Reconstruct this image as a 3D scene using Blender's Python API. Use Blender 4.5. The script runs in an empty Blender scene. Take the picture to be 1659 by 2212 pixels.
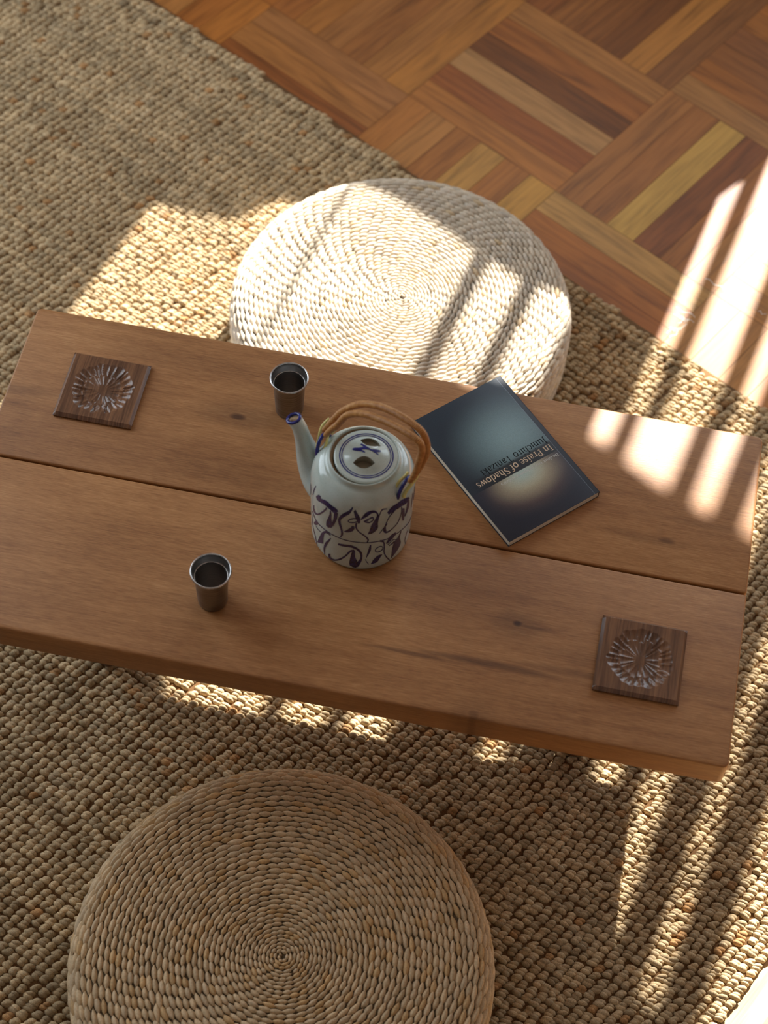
import bpy, bmesh, math, random
import numpy as np
from mathutils import Matrix, Vector

random.seed(7)
rng = np.random.default_rng(11)
scene = bpy.context.scene
COL = scene.collection
PI = math.pi

# heights: the floor is z = 0, the rug's surface about z = 0.01, the table top z = TOP
TOP = 0.31
RUG = 0.010

# ------------------------------------------------------------------ camera
cam_data = bpy.data.cameras.new('camera')
cam = bpy.data.objects.new('camera', cam_data)
COL.objects.link(cam)
cam.matrix_world = (Matrix.Translation((-0.2635, -1.37529, 1.81608 + TOP))
                    @ Matrix.Rotation(0.13355, 4, 'Z')
                    @ Matrix.Rotation(PI / 2 - 0.99318, 4, 'X')
                    @ Matrix.Rotation(0.07098, 4, 'Z'))
cam_data.sensor_fit = 'VERTICAL'
cam_data.sensor_height = 36.0
cam_data.lens = 36.0 * 4073.2 / 2212.0
cam_data.clip_start = 0.05
cam_data.dof.use_dof = True
cam_data.dof.focus_distance = 2.22
cam_data.dof.aperture_fstop = 4.4
scene.camera = cam

# ------------------------------------------------------------------ light
AZ = math.atan2(0.26, 1.29)              # the sun's azimuth from +Y towards +X
EP = Vector((math.cos(AZ), -math.sin(AZ), 0))   # along the window wall
EQ = Vector((math.sin(AZ), math.cos(AZ), 0))    # out of the window wall
SLOPE = 1.316                            # horizontal run of a sun ray per metre of fall
WALLQ = 1.70                             # inner face of the window wall


def pq(p, q, z=0.0):
    return EP * p + EQ * q + Vector((0, 0, z))


def add_light(name, kind, loc, direction, **kw):
    d = bpy.data.lights.new(name, kind)
    o = bpy.data.objects.new(name, d)
    COL.objects.link(o)
    o.location = loc
    o.rotation_euler = Vector(direction).to_track_quat('-Z', 'Y').to_euler()
    for k, v in kw.items():
        setattr(d, k, v)
    return o


add_light('sun', 'SUN', pq(-0.3, 4, 3), (-0.26, -1.29, -1.0), energy=21.5, angle=math.radians(0.55),
          color=(1.0, 0.97, 0.915))
# daylight of the sky coming in at the three window openings
add_light('sky_window', 'AREA', pq(-0.64, WALLQ + 0.22, 1.38), -EQ, energy=17.0, shape='RECTANGLE',
          size=0.72, size_y=0.9, color=(0.80, 0.91, 1.0))
add_light('sky_door', 'AREA', pq(0.55, WALLQ + 0.62, 1.30), -EQ, energy=36.0, shape='RECTANGLE',
          size=1.9, size_y=1.8, color=(0.80, 0.91, 1.0))
add_light('sky_side', 'AREA', pq(-2.30, -0.05, 1.22), EP, energy=31.0, shape='RECTANGLE',
          size=1.3, size_y=1.8, color=(0.84, 0.93, 1.0))

world = bpy.data.worlds.new('world')
scene.world = world
world.use_nodes = True
bg = world.node_tree.nodes['Background']
bg.inputs['Color'].default_value = (0.55, 0.72, 1.0, 1)
bg.inputs['Strength'].default_value = 0.6

scene.view_settings.view_transform = 'Standard'
scene.view_settings.look = 'None'
scene.view_settings.exposure = -0.08
scene.view_settings.gamma = 1.0
scene.view_settings.use_curve_mapping = False
scene.cycles.use_denoising = True
scene.cycles.max_bounces = 7
scene.cycles.diffuse_bounces = 4
scene.cycles.glossy_bounces = 5
scene.cycles.caustics_reflective = False
scene.cycles.caustics_refractive = False
scene.cycles.sample_clamp_indirect = 4.0


# ------------------------------------------------------------------ helpers
def lin(r, g, b):
    f = lambda c: (c / 255 / 12.92) if c / 255 <= 0.04045 else ((c / 255 + 0.055) / 1.055) ** 2.4
    return (f(r), f(g), f(b), 1.0)


def mesh_obj(name, verts, faces, mats, parent=None, smooth=True, midx=None, color=None, uv=None):
    """one mesh object; faces is a list of index lists or one (n,k) array"""
    me = bpy.data.meshes.new(name)
    V = np.asarray(verts, dtype=np.float32).reshape(-1, 3)
    if isinstance(faces, np.ndarray):
        faces = [faces]
    if len(faces) and isinstance(faces[0], np.ndarray) and faces[0].ndim == 2:
        groups = faces
        me.vertices.add(len(V))
        me.vertices.foreach_set('co', V.ravel())
        nl = sum(g.size for g in groups)
        npoly = sum(len(g) for g in groups)
        me.loops.add(nl)
        me.loops.foreach_set('vertex_index', np.concatenate([g.ravel() for g in groups]).astype(np.int32))
        me.polygons.add(npoly)
        tot = np.concatenate([np.full(len(g), g.shape[1]) for g in groups]).astype(np.int32)
        start = np.concatenate([[0], np.cumsum(tot)[:-1]]).astype(np.int32)
        me.polygons.foreach_set('loop_start', start)
        me.update(calc_edges=True)
    else:
        me.from_pydata(V.tolist(), [], [list(map(int, f)) for f in faces])
        me.update()
    for m in (mats if isinstance(mats, (list, tuple)) else [mats]):
        me.materials.append(m)
    if midx is not None:
        me.polygons.foreach_set('material_index', np.asarray(midx, dtype=np.int32))
    if smooth:
        me.polygons.foreach_set('use_smooth', np.ones(len(me.polygons), dtype=bool))
    if color is not None:
        a = me.color_attributes.new('tint', 'FLOAT_COLOR', 'POINT')
        c = np.ones((len(V), 4), dtype=np.float32)
        c[:, :3] = np.asarray(color)[:, :3]
        a.data.foreach_set('color', c.ravel())
    if uv is not None:
        lay = me.uv_layers.new(name='uv')
        vi = np.zeros(len(me.loops), dtype=np.int32)
        me.loops.foreach_get('vertex_index', vi)
        lay.data.foreach_set('uv', np.asarray(uv, dtype=np.float32)[vi].ravel())
    o = bpy.data.objects.new(name, me)
    COL.objects.link(o)
    if parent is not None:
        o.parent = parent
    return o


def thing(name, label, cat, loc=(0, 0, 0), rotz=0.0, group=None):
    o = bpy.data.objects.new(name, None)
    o.empty_display_size = 0.05
    COL.objects.link(o)
    o.location = loc
    o.rotation_euler = (0, 0, rotz)
    tag(o, label, cat, group)
    return o


def tag(o, label, cat, group=None):
    o['label'] = label
    o['category'] = cat
    if group:
        o['group'] = group


def structure(o):
    o['kind'] = 'structure'
    return o


class Geo:
    """collects verts / faces / material indices of one mesh"""

    def __init__(self):
        self.v, self.f, self.m, self.uv = [], [], [], []

    def add(self, verts, faces, m=0, uv=None):
        n = len(self.v)
        self.v += [tuple(p) for p in verts]
        self.uv += (list(uv) if uv is not None else [(0, 0)] * len(verts))
        self.f += [[i + n for i in f] for f in faces]
        self.m += [m] * len(faces)

    def box(self, x0, x1, y0, y1, z0, z1, m=0):
        v = [(x, y, z) for z in (z0, z1) for y in (y0, y1) for x in (x0, x1)]
        self.add(v, [(0, 2, 3, 1), (4, 5, 7, 6), (0, 1, 5, 4), (2, 6, 7, 3), (0, 4, 6, 2), (1, 3, 7, 5)], m)

    def lathe(self, prof, n=64, m=0, off=(0, 0), ms=None):
        k = len(prof)
        v = []
        for r, z in prof:
            for i in range(n):
                a = 2 * PI * i / n
                v.append((off[0] + r * math.cos(a), off[1] + r * math.sin(a), z))
        base = len(self.v)
        self.v += v
        self.uv += [(0, 0)] * len(v)
        for j in range(k - 1):
            for i in range(n):
                i2 = (i + 1) % n
                self.f.append([base + j * n + i, base + j * n + i2, base + (j + 1) * n + i2, base + (j + 1) * n + i])
                self.m.append(ms[j] if ms else m)

    def tube(self, pts, rad, n=12, m=0, caps=True, end_normals=None, closed=False, ms=None, flat=1.0):
        P = [Vector(p) for p in pts]
        k = len(P)
        if not hasattr(rad, '__len__'):
            rad = [rad] * k
        T = []
        for i in range(k):
            if closed:
                t = P[(i + 1) % k] - P[i - 1]
            else:
                t = P[min(i + 1, k - 1)] - P[max(i - 1, 0)]
            T.append(t.normalized())
        if end_normals:
            if end_normals[0]:
                T[0] = Vector(end_normals[0]).normalized()
            if end_normals[1]:
                T[-1] = Vector(end_normals[1]).normalized()
        up = Vector((0, 0, 1)) if abs(T[0].z) < 0.9 else Vector((1, 0, 0))
        N = (up - T[0] * up.dot(T[0])).normalized()
        base = len(self.v)
        s = 0.0
        for i in range(k):
            N = (N - T[i] * N.dot(T[i])).normalized()
            B = T[i].cross(N)
            if i:
                s += (P[i] - P[i - 1]).length
            for j in range(n):
                a = 2 * PI * j / n
                self.v.append(tuple(P[i] + N * (rad[i] * math.cos(a)) + B * (rad[i] * flat * math.sin(a))))
                self.uv.append((s, j / n))
        for i in range(k if closed else k - 1):
            i2 = (i + 1) % k
            for j in range(n):
                j2 = (j + 1) % n
                self.f.append([base + i * n + j, base + i * n + j2, base + i2 * n + j2, base + i2 * n + j])
                self.m.append(ms[i] if ms else m)
        if caps and not closed:
            self.f.append([base + j for j in range(n)][::-1]); self.m.append(ms[0] if ms else m)
            self.f.append([base + (k - 1) * n + j for j in range(n)]); self.m.append(ms[-1] if ms else m)

    def build(self, name, mats, parent=None, smooth=True, sharp=None):
        o = mesh_obj(name, self.v, self.f, mats, parent, smooth, self.m, uv=self.uv)
        if sharp:
            o.data.set_sharp_from_angle(angle=math.radians(sharp))
        return o


def spline(P, n=6):
    P = [np.array(p, float) for p in P]
    Q = [2 * P[0] - P[1]] + P + [2 * P[-1] - P[-2]]
    out = []
    for i in range(1, len(Q) - 2):
        a, b, c, d = Q[i - 1:i + 3]
        for k in range(n):
            t = k / n
            out.append(.5 * ((2 * b) + (-a + c) * t + (2 * a - 5 * b + 4 * c - d) * t * t + (-a + 3 * b - 3 * c + d) * t ** 3))
    out.append(P[-1])
    return out


def bevel_box(x0, x1, y0, y1, z0, z1, bev, corner=0.0, seg=3, corner_y=None):
    bm = bmesh.new()
    bmesh.ops.create_cube(bm, size=1.0)
    for v in bm.verts:
        v.co = Vector((x0 + (v.co.x + .5) * (x1 - x0), y0 + (v.co.y + .5) * (y1 - y0), z0 + (v.co.z + .5) * (z1 - z0)))
    if corner:
        bmesh.ops.bevel(bm, geom=[e for e in bm.edges if abs(e.verts[0].co.z - e.verts[1].co.z) > 1e-4
                                        and (corner_y is None or abs(e.verts[0].co.y - corner_y) < 1e-4)],
                        offset=corner, segments=5, profile=0.5, affect='EDGES')
    if bev:
        bmesh.ops.bevel(bm, geom=[e for e in bm.edges if e.calc_face_angle(0) > 0.9],
                        offset=bev, segments=seg, profile=0.5, affect='EDGES')
    bm.normal_update()
    return bm


def bm_obj(name, bm, mat, parent=None, smooth=True, sharp=35):
    me = bpy.data.meshes.new(name)
    bm.to_mesh(me)
    bm.free()
    me.materials.append(mat)
    if smooth:
        me.polygons.foreach_set('use_smooth', np.ones(len(me.polygons), dtype=bool))
        me.set_sharp_from_angle(angle=math.radians(sharp))
    o = bpy.data.objects.new(name, me)
    COL.objects.link(o)
    if parent is not None:
        o.parent = parent
    return o


# ------------------------------------------------------------------ node helpers
class NT:
    def __init__(self, name):
        self.mat = bpy.data.materials.new(name)
        self.mat.use_nodes = True
        self.t = self.mat.node_tree
        self.n = self.t.nodes
        self.bsdf = self.n['Principled BSDF']

    def new(self, kind, **inp):
        nd = self.n.new(kind)
        for k, v in inp.items():
            self.set(nd, k, v)
        return nd

    def set(self, nd, key, v):
        s = nd.inputs[key]
        if hasattr(v, 'is_linked') or isinstance(v, bpy.types.NodeSocket):
            self.t.links.new(v, s)
        else:
            s.default_value = v

    def link(self, a, b):
        self.t.links.new(a, b)

    def math(self, op, a, b=0.0, c=None, clamp=False):
        nd = self.n.new('ShaderNodeMath')
        nd.operation = op
        nd.use_clamp = clamp
        for i, v in enumerate((a, b) if c is None else (a, b, c)):
            if isinstance(v, bpy.types.NodeSocket):
                self.t.links.new(v, nd.inputs[i])
            else:
                nd.inputs[i].default_value = v
        return nd.outputs[0]

    def mix(self, fac, a, b, mode='MIX'):
        nd = self.n.new('ShaderNodeMix')
        nd.data_type = 'RGBA'
        nd.blend_type = mode
        for idx, v in ((0, fac), (6, a), (7, b)):
            if isinstance(v, bpy.types.NodeSocket):
                self.t.links.new(v, nd.inputs[idx])
            else:
                nd.inputs[idx].default_value = v
        return nd.outputs[2]

    def ramp(self, fac, stops):
        nd = self.n.new('ShaderNodeValToRGB')
        cr = nd.color_ramp
        while len(cr.elements) < len(stops):
            cr.elements.new(0.5)
        for e, (p, c) in zip(cr.elements, stops):
            e.position = p
            e.color = c if hasattr(c, '__len__') else (c, c, c, 1)
        self.t.links.new(fac, nd.inputs[0])
        return nd.outputs[0]

    def smooth(self, x, lo, hi):
        nd = self.n.new('ShaderNodeMapRange')
        nd.interpolation_type = 'SMOOTHSTEP'
        self.t.links.new(x, nd.inputs[0])
        nd.inputs[1].default_value = lo
        nd.inputs[2].default_value = hi
        return nd.outputs[0]

    def coords(self, which='Object', scale=None, rot=None, loc=None):
        tc = self.n.new('ShaderNodeTexCoord').outputs[which]
        if scale is None and rot is None and loc is None:
            return tc
        mp = self.n.new('ShaderNodeMapping')
        self.t.links.new(tc, mp.inputs[0])
        if scale: mp.inputs['Scale'].default_value = scale
        if rot: mp.inputs['Rotation'].default_value = rot
        if loc: mp.inputs['Location'].default_value = loc
        return mp.outputs[0]

    def noise(self, vec, scale=5.0, detail=3.0, rough=0.5, dist=0.0):
        nd = self.n.new('ShaderNodeTexNoise')
        self.t.links.new(vec, nd.inputs['Vector'])
        nd.inputs['Scale'].default_value = scale
        nd.inputs['Detail'].default_value = detail
        nd.inputs['Roughness'].default_value = rough
        nd.inputs['Distortion'].default_value = dist
        return nd.outputs[0]

    def bump(self, h, strength=0.3, dist=0.001):
        nd = self.n.new('ShaderNodeBump')
        self.t.links.new(h, nd.inputs['Height'])
        nd.inputs['Strength'].default_value = strength
        nd.inputs['Distance'].default_value = dist
        self.t.links.new(nd.outputs[0], self.bsdf.inputs['Normal'])

    def out(self, color=None, rough=None, metal=None, spec=None, coat=None, sheen=None):
        for key, v in (('Base Color', color), ('Roughness', rough), ('Metallic', metal),
                       ('Specular IOR Level', spec), ('Coat Weight', coat), ('Sheen Weight', sheen)):
            if v is not None:
                self.set(self.bsdf, key, v)
        return self.mat


def plain(name, rgb, rough=0.6, noise_amt=0.12, scale=60, **kw):
    n = NT(name)
    c = n.coords()
    k = n.noise(c, scale, 4)
    lo = tuple(x * (1 - noise_amt) for x in rgb[:3]) + (1,)
    hi = tuple(min(1, x * (1 + noise_amt)) for x in rgb[:3]) + (1,)
    n.out(n.ramp(k, [(0.3, lo), (0.7, hi)]), rough, **kw)
    return n.mat


# ------------------------------------------------------------------ materials
def wood_table():
    n = NT('oiled_table_wood')
    co = n.coords()
    sep = n.new('ShaderNodeSeparateXYZ')
    n.link(co, sep.inputs[0])
    x, y = sep.outputs[0], sep.outputs[1]
    # knots, streaks: (x, y, radius x, radius y, darkness) in table coordinates
    marks = [(-.616, -.107, .014, .0050, .9), (-.616, -.107, .055, .020, .35),
             (-.248, -.316, .0075, .0065, .95), (-.248, -.316, .035, .020, .35), (-.23, -.318, .03, .004, .5),
             (-.277, -.438, .009, .008, .5), (-.277, -.440, .030, .030, .25),
             (-.097, -.170, .014, .0045, .6), (-.12, -.172, .06, .008, .25),
             (-.36, -.379, .06, .0042, .55), (-.27, -.372, .10, .006, .6), (-.18, -.362, .07, .007, .35),
             (-.165, -.342, .10, .010, .15),
             (-.885, -.126, .065, .010, .32), (-.47, -.125, .14, .010, .14), (-.70, -.04, .12, .02, .14),
             (-.06, -.355, .08, .012, .22), (-.05, -.14, .10, .006, .2), (-.56, -.19, .2, .02, .10)]
    warp = n.noise(n.coords('Object', (9, 40, 9)), 1.0, 2)
    ww = n.math('MULTIPLY', n.math('SUBTRACT', warp, 0.5), 0.012)
    yw = n.math('ADD', y, ww)
    dark = None
    for mx, my, rx, ry, s in marks:
        dx = n.math('MULTIPLY', n.math('SUBTRACT', x, mx), 1 / rx)
        dy = n.math('MULTIPLY', n.math('SUBTRACT', yw, my), 1 / ry)
        d = n.math('SQRT', n.math('ADD', n.math('MULTIPLY', dx, dx), n.math('MULTIPLY', dy, dy)))
        k = n.math('MULTIPLY', n.smooth(d, 1.25, 0.25), s)
        dark = k if dark is None else n.math('MAXIMUM', dark, k)
    fine = n.noise(n.coords('Object', (55, 820, 820)), 1.0, 4, 0.7)
    mid = n.noise(n.coords('Object', (5.0, 90, 90)), 1.0, 3, 0.55, 0.6)
    broad = n.noise(n.coords('Object', (5, 13, 13)), 1.0, 3)
    g = n.math('ADD', n.math('MULTIPLY', fine, 0.52), n.math('ADD', n.math('MULTIPLY', mid, 0.20), n.math('MULTIPLY', broad, 0.28)))
    c = n.ramp(g, [(0.30, lin(112, 72, 41)), (0.45, lin(149, 102, 61)), (0.56, lin(169, 120, 74)), (0.72, lin(194, 148, 98))])
    c = n.mix(dark, c, lin(64, 36, 20), 'MIX')
    n.bump(fine, 0.25, 0.0006)
    r = n.math('ADD', 0.40, n.math('MULTIPLY', fine, 0.16))
    return n.out(c, r, spec=0.32)


def wood_walnut():
    n = NT('dark_walnut')
    fine = n.noise(n.coords('Object', (420, 16, 60)), 1.0, 4, 0.6)
    mid = n.noise(n.coords('Object', (70, 4, 20)), 1.0, 2, 0.5, 0.5)
    g = n.math('ADD', n.math('MULTIPLY', fine, 0.6), n.math('MULTIPLY', mid, 0.4))
    c = n.ramp(g, [(0.32, lin(68, 46, 33)), (0.5, lin(106, 74, 53)), (0.68, lin(140, 100, 70))])
    n.bump(fine, 0.2, 0.0004)
    return n.out(c, 0.26, spec=0.5)


def wood_parquet():
    n = NT('parquet_wood')
    at = n.new('ShaderNodeAttribute')
    at.attribute_name = 'tint'
    uv = n.coords('UV')
    mp = n.new('ShaderNodeMapping'); n.link(uv, mp.inputs[0]); mp.inputs['Scale'].default_value = (7, 190, 1)
    fine = n.noise(mp.outputs[0], 1.0, 4, 0.6)
    mp2 = n.new('ShaderNodeMapping'); n.link(uv, mp2.inputs[0]); mp2.inputs['Scale'].default_value = (4.5, 36, 1)
    fig = n.noise(mp2.outputs[0], 1.0, 3, 0.5, 1.6)
    g = n.math('ADD', n.math('MULTIPLY', fine, 0.45), n.math('MULTIPLY', fig, 0.55))
    shade = n.ramp(g, [(0.28, (.42, .38, .29, 1)), (0.5, (.98, .90, .66, 1)), (0.72, (1.3, 1.22, .92, 1))])
    c = n.mix(1.0, at.outputs[0], shade, 'MULTIPLY')
    n.bump(fine, 0.12, 0.0004)
    return n.out(c, n.math('ADD', 0.36, n.math('MULTIPLY', fine, 0.2)), spec=0.28)


def fibre(name, rough=0.85, scale=500.0, lo=0.62, hi=1.2, sheen=0.0):
    n = NT(name)
    at = n.new('ShaderNodeAttribute')
    at.attribute_name = 'tint'
    f = n.noise(n.coords('Object'), scale, 3, 0.6)
    c = n.mix(1.0, at.outputs[0], n.ramp(f, [(0.3, lo), (0.7, hi)]), 'MULTIPLY')
    n.bump(f, 0.35, 0.0006)
    return n.out(c, rough, spec=0.2, sheen=sheen)


def glaze():
    n = NT('celadon_glaze')
    a = n.noise(n.coords(), 900, 2)
    b = n.noise(n.coords(), 22, 3)
    c = n.mix(n.ramp(b, [(0.35, 0.0), (0.7, 1.0)]), lin(188, 200, 194), lin(172, 184, 174))
    c = n.mix(n.ramp(a, [(0.28, 0.35), (0.42, 0.0)]), c, lin(132, 122, 98))
    n.bump(b, 0.04, 0.002)
    return n.out(c, 0.16, spec=0.5, coat=0.35)


def cobalt(name, a, b, sc=260):
    n = NT(name)
    k = n.noise(n.coords(), sc, 3)
    return n.out(n.ramp(k, [(0.35, a), (0.7, b)]), 0.22, spec=0.5)


def pewter(name, a, b):
    n = NT(name)
    k = n.noise(n.coords('Object', (40, 40, 900)), 1.0, 3)
    return n.out(n.ramp(k, [(0.3, (a * 1.04, a, a * .96, 1)), (0.7, (b * 1.03, b, b * .97, 1))]),
                 n.math('ADD', 0.30, n.math('MULTIPLY', k, 0.15)), metal=1.0)


def cane():
    n = NT('wrapped_cane')
    uv = n.coords('UV')
    sep = n.new('ShaderNodeSeparateXYZ'); n.link(uv, sep.inputs[0])
    w = n.math('SINE', n.math('MULTIPLY', n.math('ADD', sep.outputs[0], n.math('MULTIPLY', sep.outputs[1], 0.0016)), 2 * PI / 0.0017))
    k = n.noise(n.coords(), 240, 3)
    c = n.ramp(k, [(0.3, lin(178, 120, 58)), (0.55, lin(212, 154, 86)), (0.75, lin(228, 180, 116))])
    c = n.mix(n.smooth(w, -0.2, -1.0), c, lin(112, 64, 28))
    n.bump(w, 0.5, 0.0006)
    return n.out(c, 0.42, spec=0.45)


def cover():
    """printed paperback cover: two soft glows on near-black blue, a dark title band"""
    n = NT('printed_cover')
    sep = n.new('ShaderNodeSeparateXYZ')
    n.link(n.coords(), sep.inputs[0])
    x, y = sep.outputs[0], sep.outputs[1]

    def blob(cx, cy, rx, ry, lo, hi):
        dx = n.math('MULTIPLY', n.math('SUBTRACT', x, cx), 1 / rx)
        dy = n.math('MULTIPLY', n.math('SUBTRACT', y, cy), 1 / ry)
        d = n.math('SQRT', n.math('ADD', n.math('MULTIPLY', dx, dx), n.math('MULTIPLY', dy, dy)))
        return n.smooth(d, hi, lo)
    base = lin(36, 46, 56)
    c = n.mix(blob(-.020, -.018, .085, .075, 0.0, 1.0), base, lin(122, 146, 148))
    c2 = n.mix(blob(-.004, .040, .066, .048, 0.35, 1.05), lin(40, 44, 56), lin(96, 78, 74))
    c2 = n.mix(blob(-.004, .036, .054, .036, 0.15, 1.05), c2, lin(182, 172, 142))
    c2 = n.mix(blob(-.004, .030, .036, .024, 0.0, 1.0), c2, lin(170, 186, 176))
    low = n.math('GREATER_THAN', y, 0.0255)
    c = n.mix(low, c, c2)
    band = n.math('MULTIPLY', n.smooth(y, .007, .012), n.math('LESS_THAN', y, .0255))
    band = n.math('MULTIPLY', band, n.smooth(x, .066, .02))
    c = n.mix(n.math('MULTIPLY', band, 0.9), c, lin(24, 24, 30))
    edge = n.math('LESS_THAN', x, -.0585)
    c = n.mix(edge, c, lin(30, 33, 42))
    crease = n.math('LESS_THAN', n.math('ABSOLUTE', n.math('ADD', x, .0582)), .00025)
    c = n.mix(n.math('MULTIPLY', crease, 0.7), c, lin(120, 130, 140))
    grain = n.noise(n.coords(), 1500, 2)
    c = n.mix(1.0, c, n.ramp(grain, [(0.3, 0.86), (0.7, 1.12)]), 'MULTIPLY')
    return n.out(c, 0.44, spec=0.35)


def pages():
    n = NT('page_edges')
    k = n.noise(n.coords('Object', (8, 8, 2600)), 1.0, 2)
    return n.out(n.ramp(k, [(0.3, lin(204, 192, 168)), (0.7, lin(242, 234, 216))]), 0.8)


M_table, M_walnut, M_parquet = wood_table(), wood_walnut(), wood_parquet()
M_legwood = plain('dark_leg_wood', lin(82, 52, 32), 0.45, 0.2, 40)
M_jute = fibre('jute_yarn', 0.9, 900, 0.55, 1.25)
M_rush = fibre('plaited_rush', 0.6, 420, 0.80, 1.12)
M_glaze, M_pewter, M_cane, M_cover, M_pages = glaze(), pewter('brushed_dark_steel', .18, .32), cane(), cover(), pages()
M_pewter_in = pewter('brightened_steel_inside', .36, .50)  # same steel lightened, making up for light lost inside the cup
M_cobalt = cobalt('cobalt_line', lin(24, 28, 92), lin(40, 46, 128))
M_brush = cobalt('indigo_brushwork', lin(28, 25, 60), lin(54, 50, 104), 420)
M_clay = plain('unglazed_clay', lin(158, 132, 100), 0.75, 0.15, 300)
M_tie = plain('split_cane_tie', lin(214, 206, 128), 0.45, 0.2, 200)
M_dark = plain('dark_recess', lin(136, 130, 112), 0.9, 0.2, 100)
M_plaster = plain('warm_white_plaster', lin(200, 196, 190), 0.9, 0.03, 8)
M_frame = plain('painted_window_frame', lin(206, 198, 184), 0.5, 0.05, 20)
M_blocker = plain('blocker_cloth', lin(206, 196, 178), 0.9, 0.06, 200)  # cloth of the added sun blockers
M_gold = plain('pale_title_ink', lin(206, 180, 150), 0.5, 0.1, 400)
M_black = plain('black_ink', lin(8, 8, 10), 0.7, 0.1, 400, spec=0.2)
M_white = plain('white_ink', lin(200, 198, 190), 0.5, 0.1, 400)


# ------------------------------------------------------------------ the room
UA = math.radians(-30.0)                 # the parquet and the rug lie 30 degrees off the table
U = np.array([math.cos(UA), math.sin(UA)])
W = np.array([-math.sin(UA), math.cos(UA)])


def srgb3(*c):
    return np.array(lin(*c)[:3])


def build_floor():
    B = 0.2945
    u0, v0 = -0.577, 0.390               # a block corner
    ns = 6
    w = B / ns
    pal = [(srgb3(168, 116, 70), 3), (srgb3(160, 98, 48), 4), (srgb3(150, 86, 42), 4), (srgb3(112, 66, 34), 2),
           (srgb3(172, 130, 88), 2), (srgb3(142, 86, 50), 3), (srgb3(184, 150, 84), 1), (srgb3(176, 112, 54), 3)]
    bag = [c for c, k in pal for _ in range(k)]
    # strips of the blocks in view: block (i, j) -> six colours from low to high
    seen = {(-1, 0): [(170, 112, 60), (146, 84, 44), (176, 136, 96), (104, 60, 30), (150, 92, 46), (166, 116, 70)],
            (0, 0): [(160, 108, 64), (150, 98, 56), (196, 160, 90), (124, 72, 44), (160, 104, 60), (170, 120, 72)],
            (-1, 1): [(132, 78, 42), (140, 90, 50), (128, 80, 44), (104, 62, 34), (178, 124, 66), (124, 82, 52)],
            (0, 1): [(160, 116, 74), (150, 94, 48), (132, 84, 50), (128, 82, 54), (150, 96, 50), (160, 100, 48)],
            (0, -1): [(170, 112, 58), (164, 104, 50), (174, 118, 62), (160, 98, 48), (166, 104, 52), (186, 146, 92)],
            (-1, -1): [(170, 112, 60), (176, 124, 74), (160, 104, 56), (190, 146, 84), (168, 110, 60), (196, 150, 78)],
            (-2, 0): [(160, 100, 56), (166, 110, 60), (156, 106, 66), (150, 98, 58), (166, 114, 66), (178, 122, 62)],
            (-2, 1): [(150, 100, 58), (162, 110, 68), (140, 92, 58), (156, 104, 62), (146, 96, 58), (158, 104, 60)],
            (-2, -1): [(160, 100, 52), (150, 88, 44), (158, 96, 48), (136, 78, 40), (166, 112, 66), (160, 110, 72)],
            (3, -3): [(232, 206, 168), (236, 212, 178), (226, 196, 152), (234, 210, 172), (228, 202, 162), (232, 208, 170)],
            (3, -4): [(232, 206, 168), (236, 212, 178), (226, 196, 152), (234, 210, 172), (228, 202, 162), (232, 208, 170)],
            (1, 0): [(176, 122, 66), (184, 132, 76), (170, 110, 56), (178, 122, 70), (166, 108, 60), (176, 124, 74)],
            (1, -1): [(186, 136, 84), (178, 126, 74), (182, 132, 80), (174, 118, 66), (180, 128, 72), (170, 114, 62)]}
    V, F, C, UVs = [], [], [], []

    def quad(ua, ub, va, vb, z, col, along_u):
        if z == 0.0:
            col = col * .76 + srgb3(156, 104, 56) * .24
        n = len(V)
        ox, oy = random.uniform(0, 50), random.uniform(0, 50)
        for a, b in ((ua, va), (ub, va), (ub, vb), (ua, vb)):
            p = a * U + b * W
            V.append((p[0], p[1], z))
            C.append(col)
            UVs.append((a + ox, b + oy) if along_u else (b + ox, a + oy))
        F.append((n, n + 1, n + 2, n + 3))
    R = 13
    ui = lambda i: u0 + i * B
    quad(ui(-R), ui(R + 1), v0 - R * B, v0 + (R + 1) * B, -0.0015, srgb3(60, 36, 20), True)
    g = 0.00035
    for i in range(-R, R + 1):
        for j in range(-R, R + 1):
            along_u = (i + j) % 2 != 0
            cols = seen.get((i, j))
            for k in range(ns):
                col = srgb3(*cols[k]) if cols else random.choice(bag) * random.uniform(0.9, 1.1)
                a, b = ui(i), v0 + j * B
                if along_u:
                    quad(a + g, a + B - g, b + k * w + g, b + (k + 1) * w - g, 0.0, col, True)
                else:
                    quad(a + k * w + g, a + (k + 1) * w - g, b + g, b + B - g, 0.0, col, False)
    m = [0] * len(F)
    # squiggles of glinting light painted pale on the floor beside the rug
    glints = [(-.100, .439, -.070, .429), (-.102, .425, -.071, .418), (-.063, .504, -.035, .491), (-.109, .391, -.080, .411),
           (.019, .460, .030, .455), (-.102, .382, -.088, .401), (-.098, .432, -.083, .417), (-.094, .412, -.080, .421),
           (-.106, .400, -.092, .396)]
    for x0, y0, x1, y1 in glints:
        d = np.array([x1 - x0, y1 - y0]); L = np.linalg.norm(d); nn = np.array([-d[1], d[0]]) / L
        pts = [np.array([x0, y0]) + d * t + nn * 0.0022 * math.sin(9 * t + x0 * 300) for t in np.linspace(0, 1, 7)]
        for p, q in zip(pts[:-1], pts[1:]):
            n = len(V)
            hw = 0.0006
            for r in (p - nn * hw, q - nn * hw, q + nn * hw, p + nn * hw):
                V.append((r[0], r[1], 0.0003)); C.append(srgb3(230, 220, 205)); UVs.append((0, 0))
            F.append((n, n + 1, n + 2, n + 3)); m.append(1)
    o = mesh_obj('floor', V, F, [M_parquet, plain('painted_glint', lin(222, 208, 188), 0.5)], None, False, m, color=np.array(C), uv=UVs)
    structure(o)


build_floor()

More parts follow.
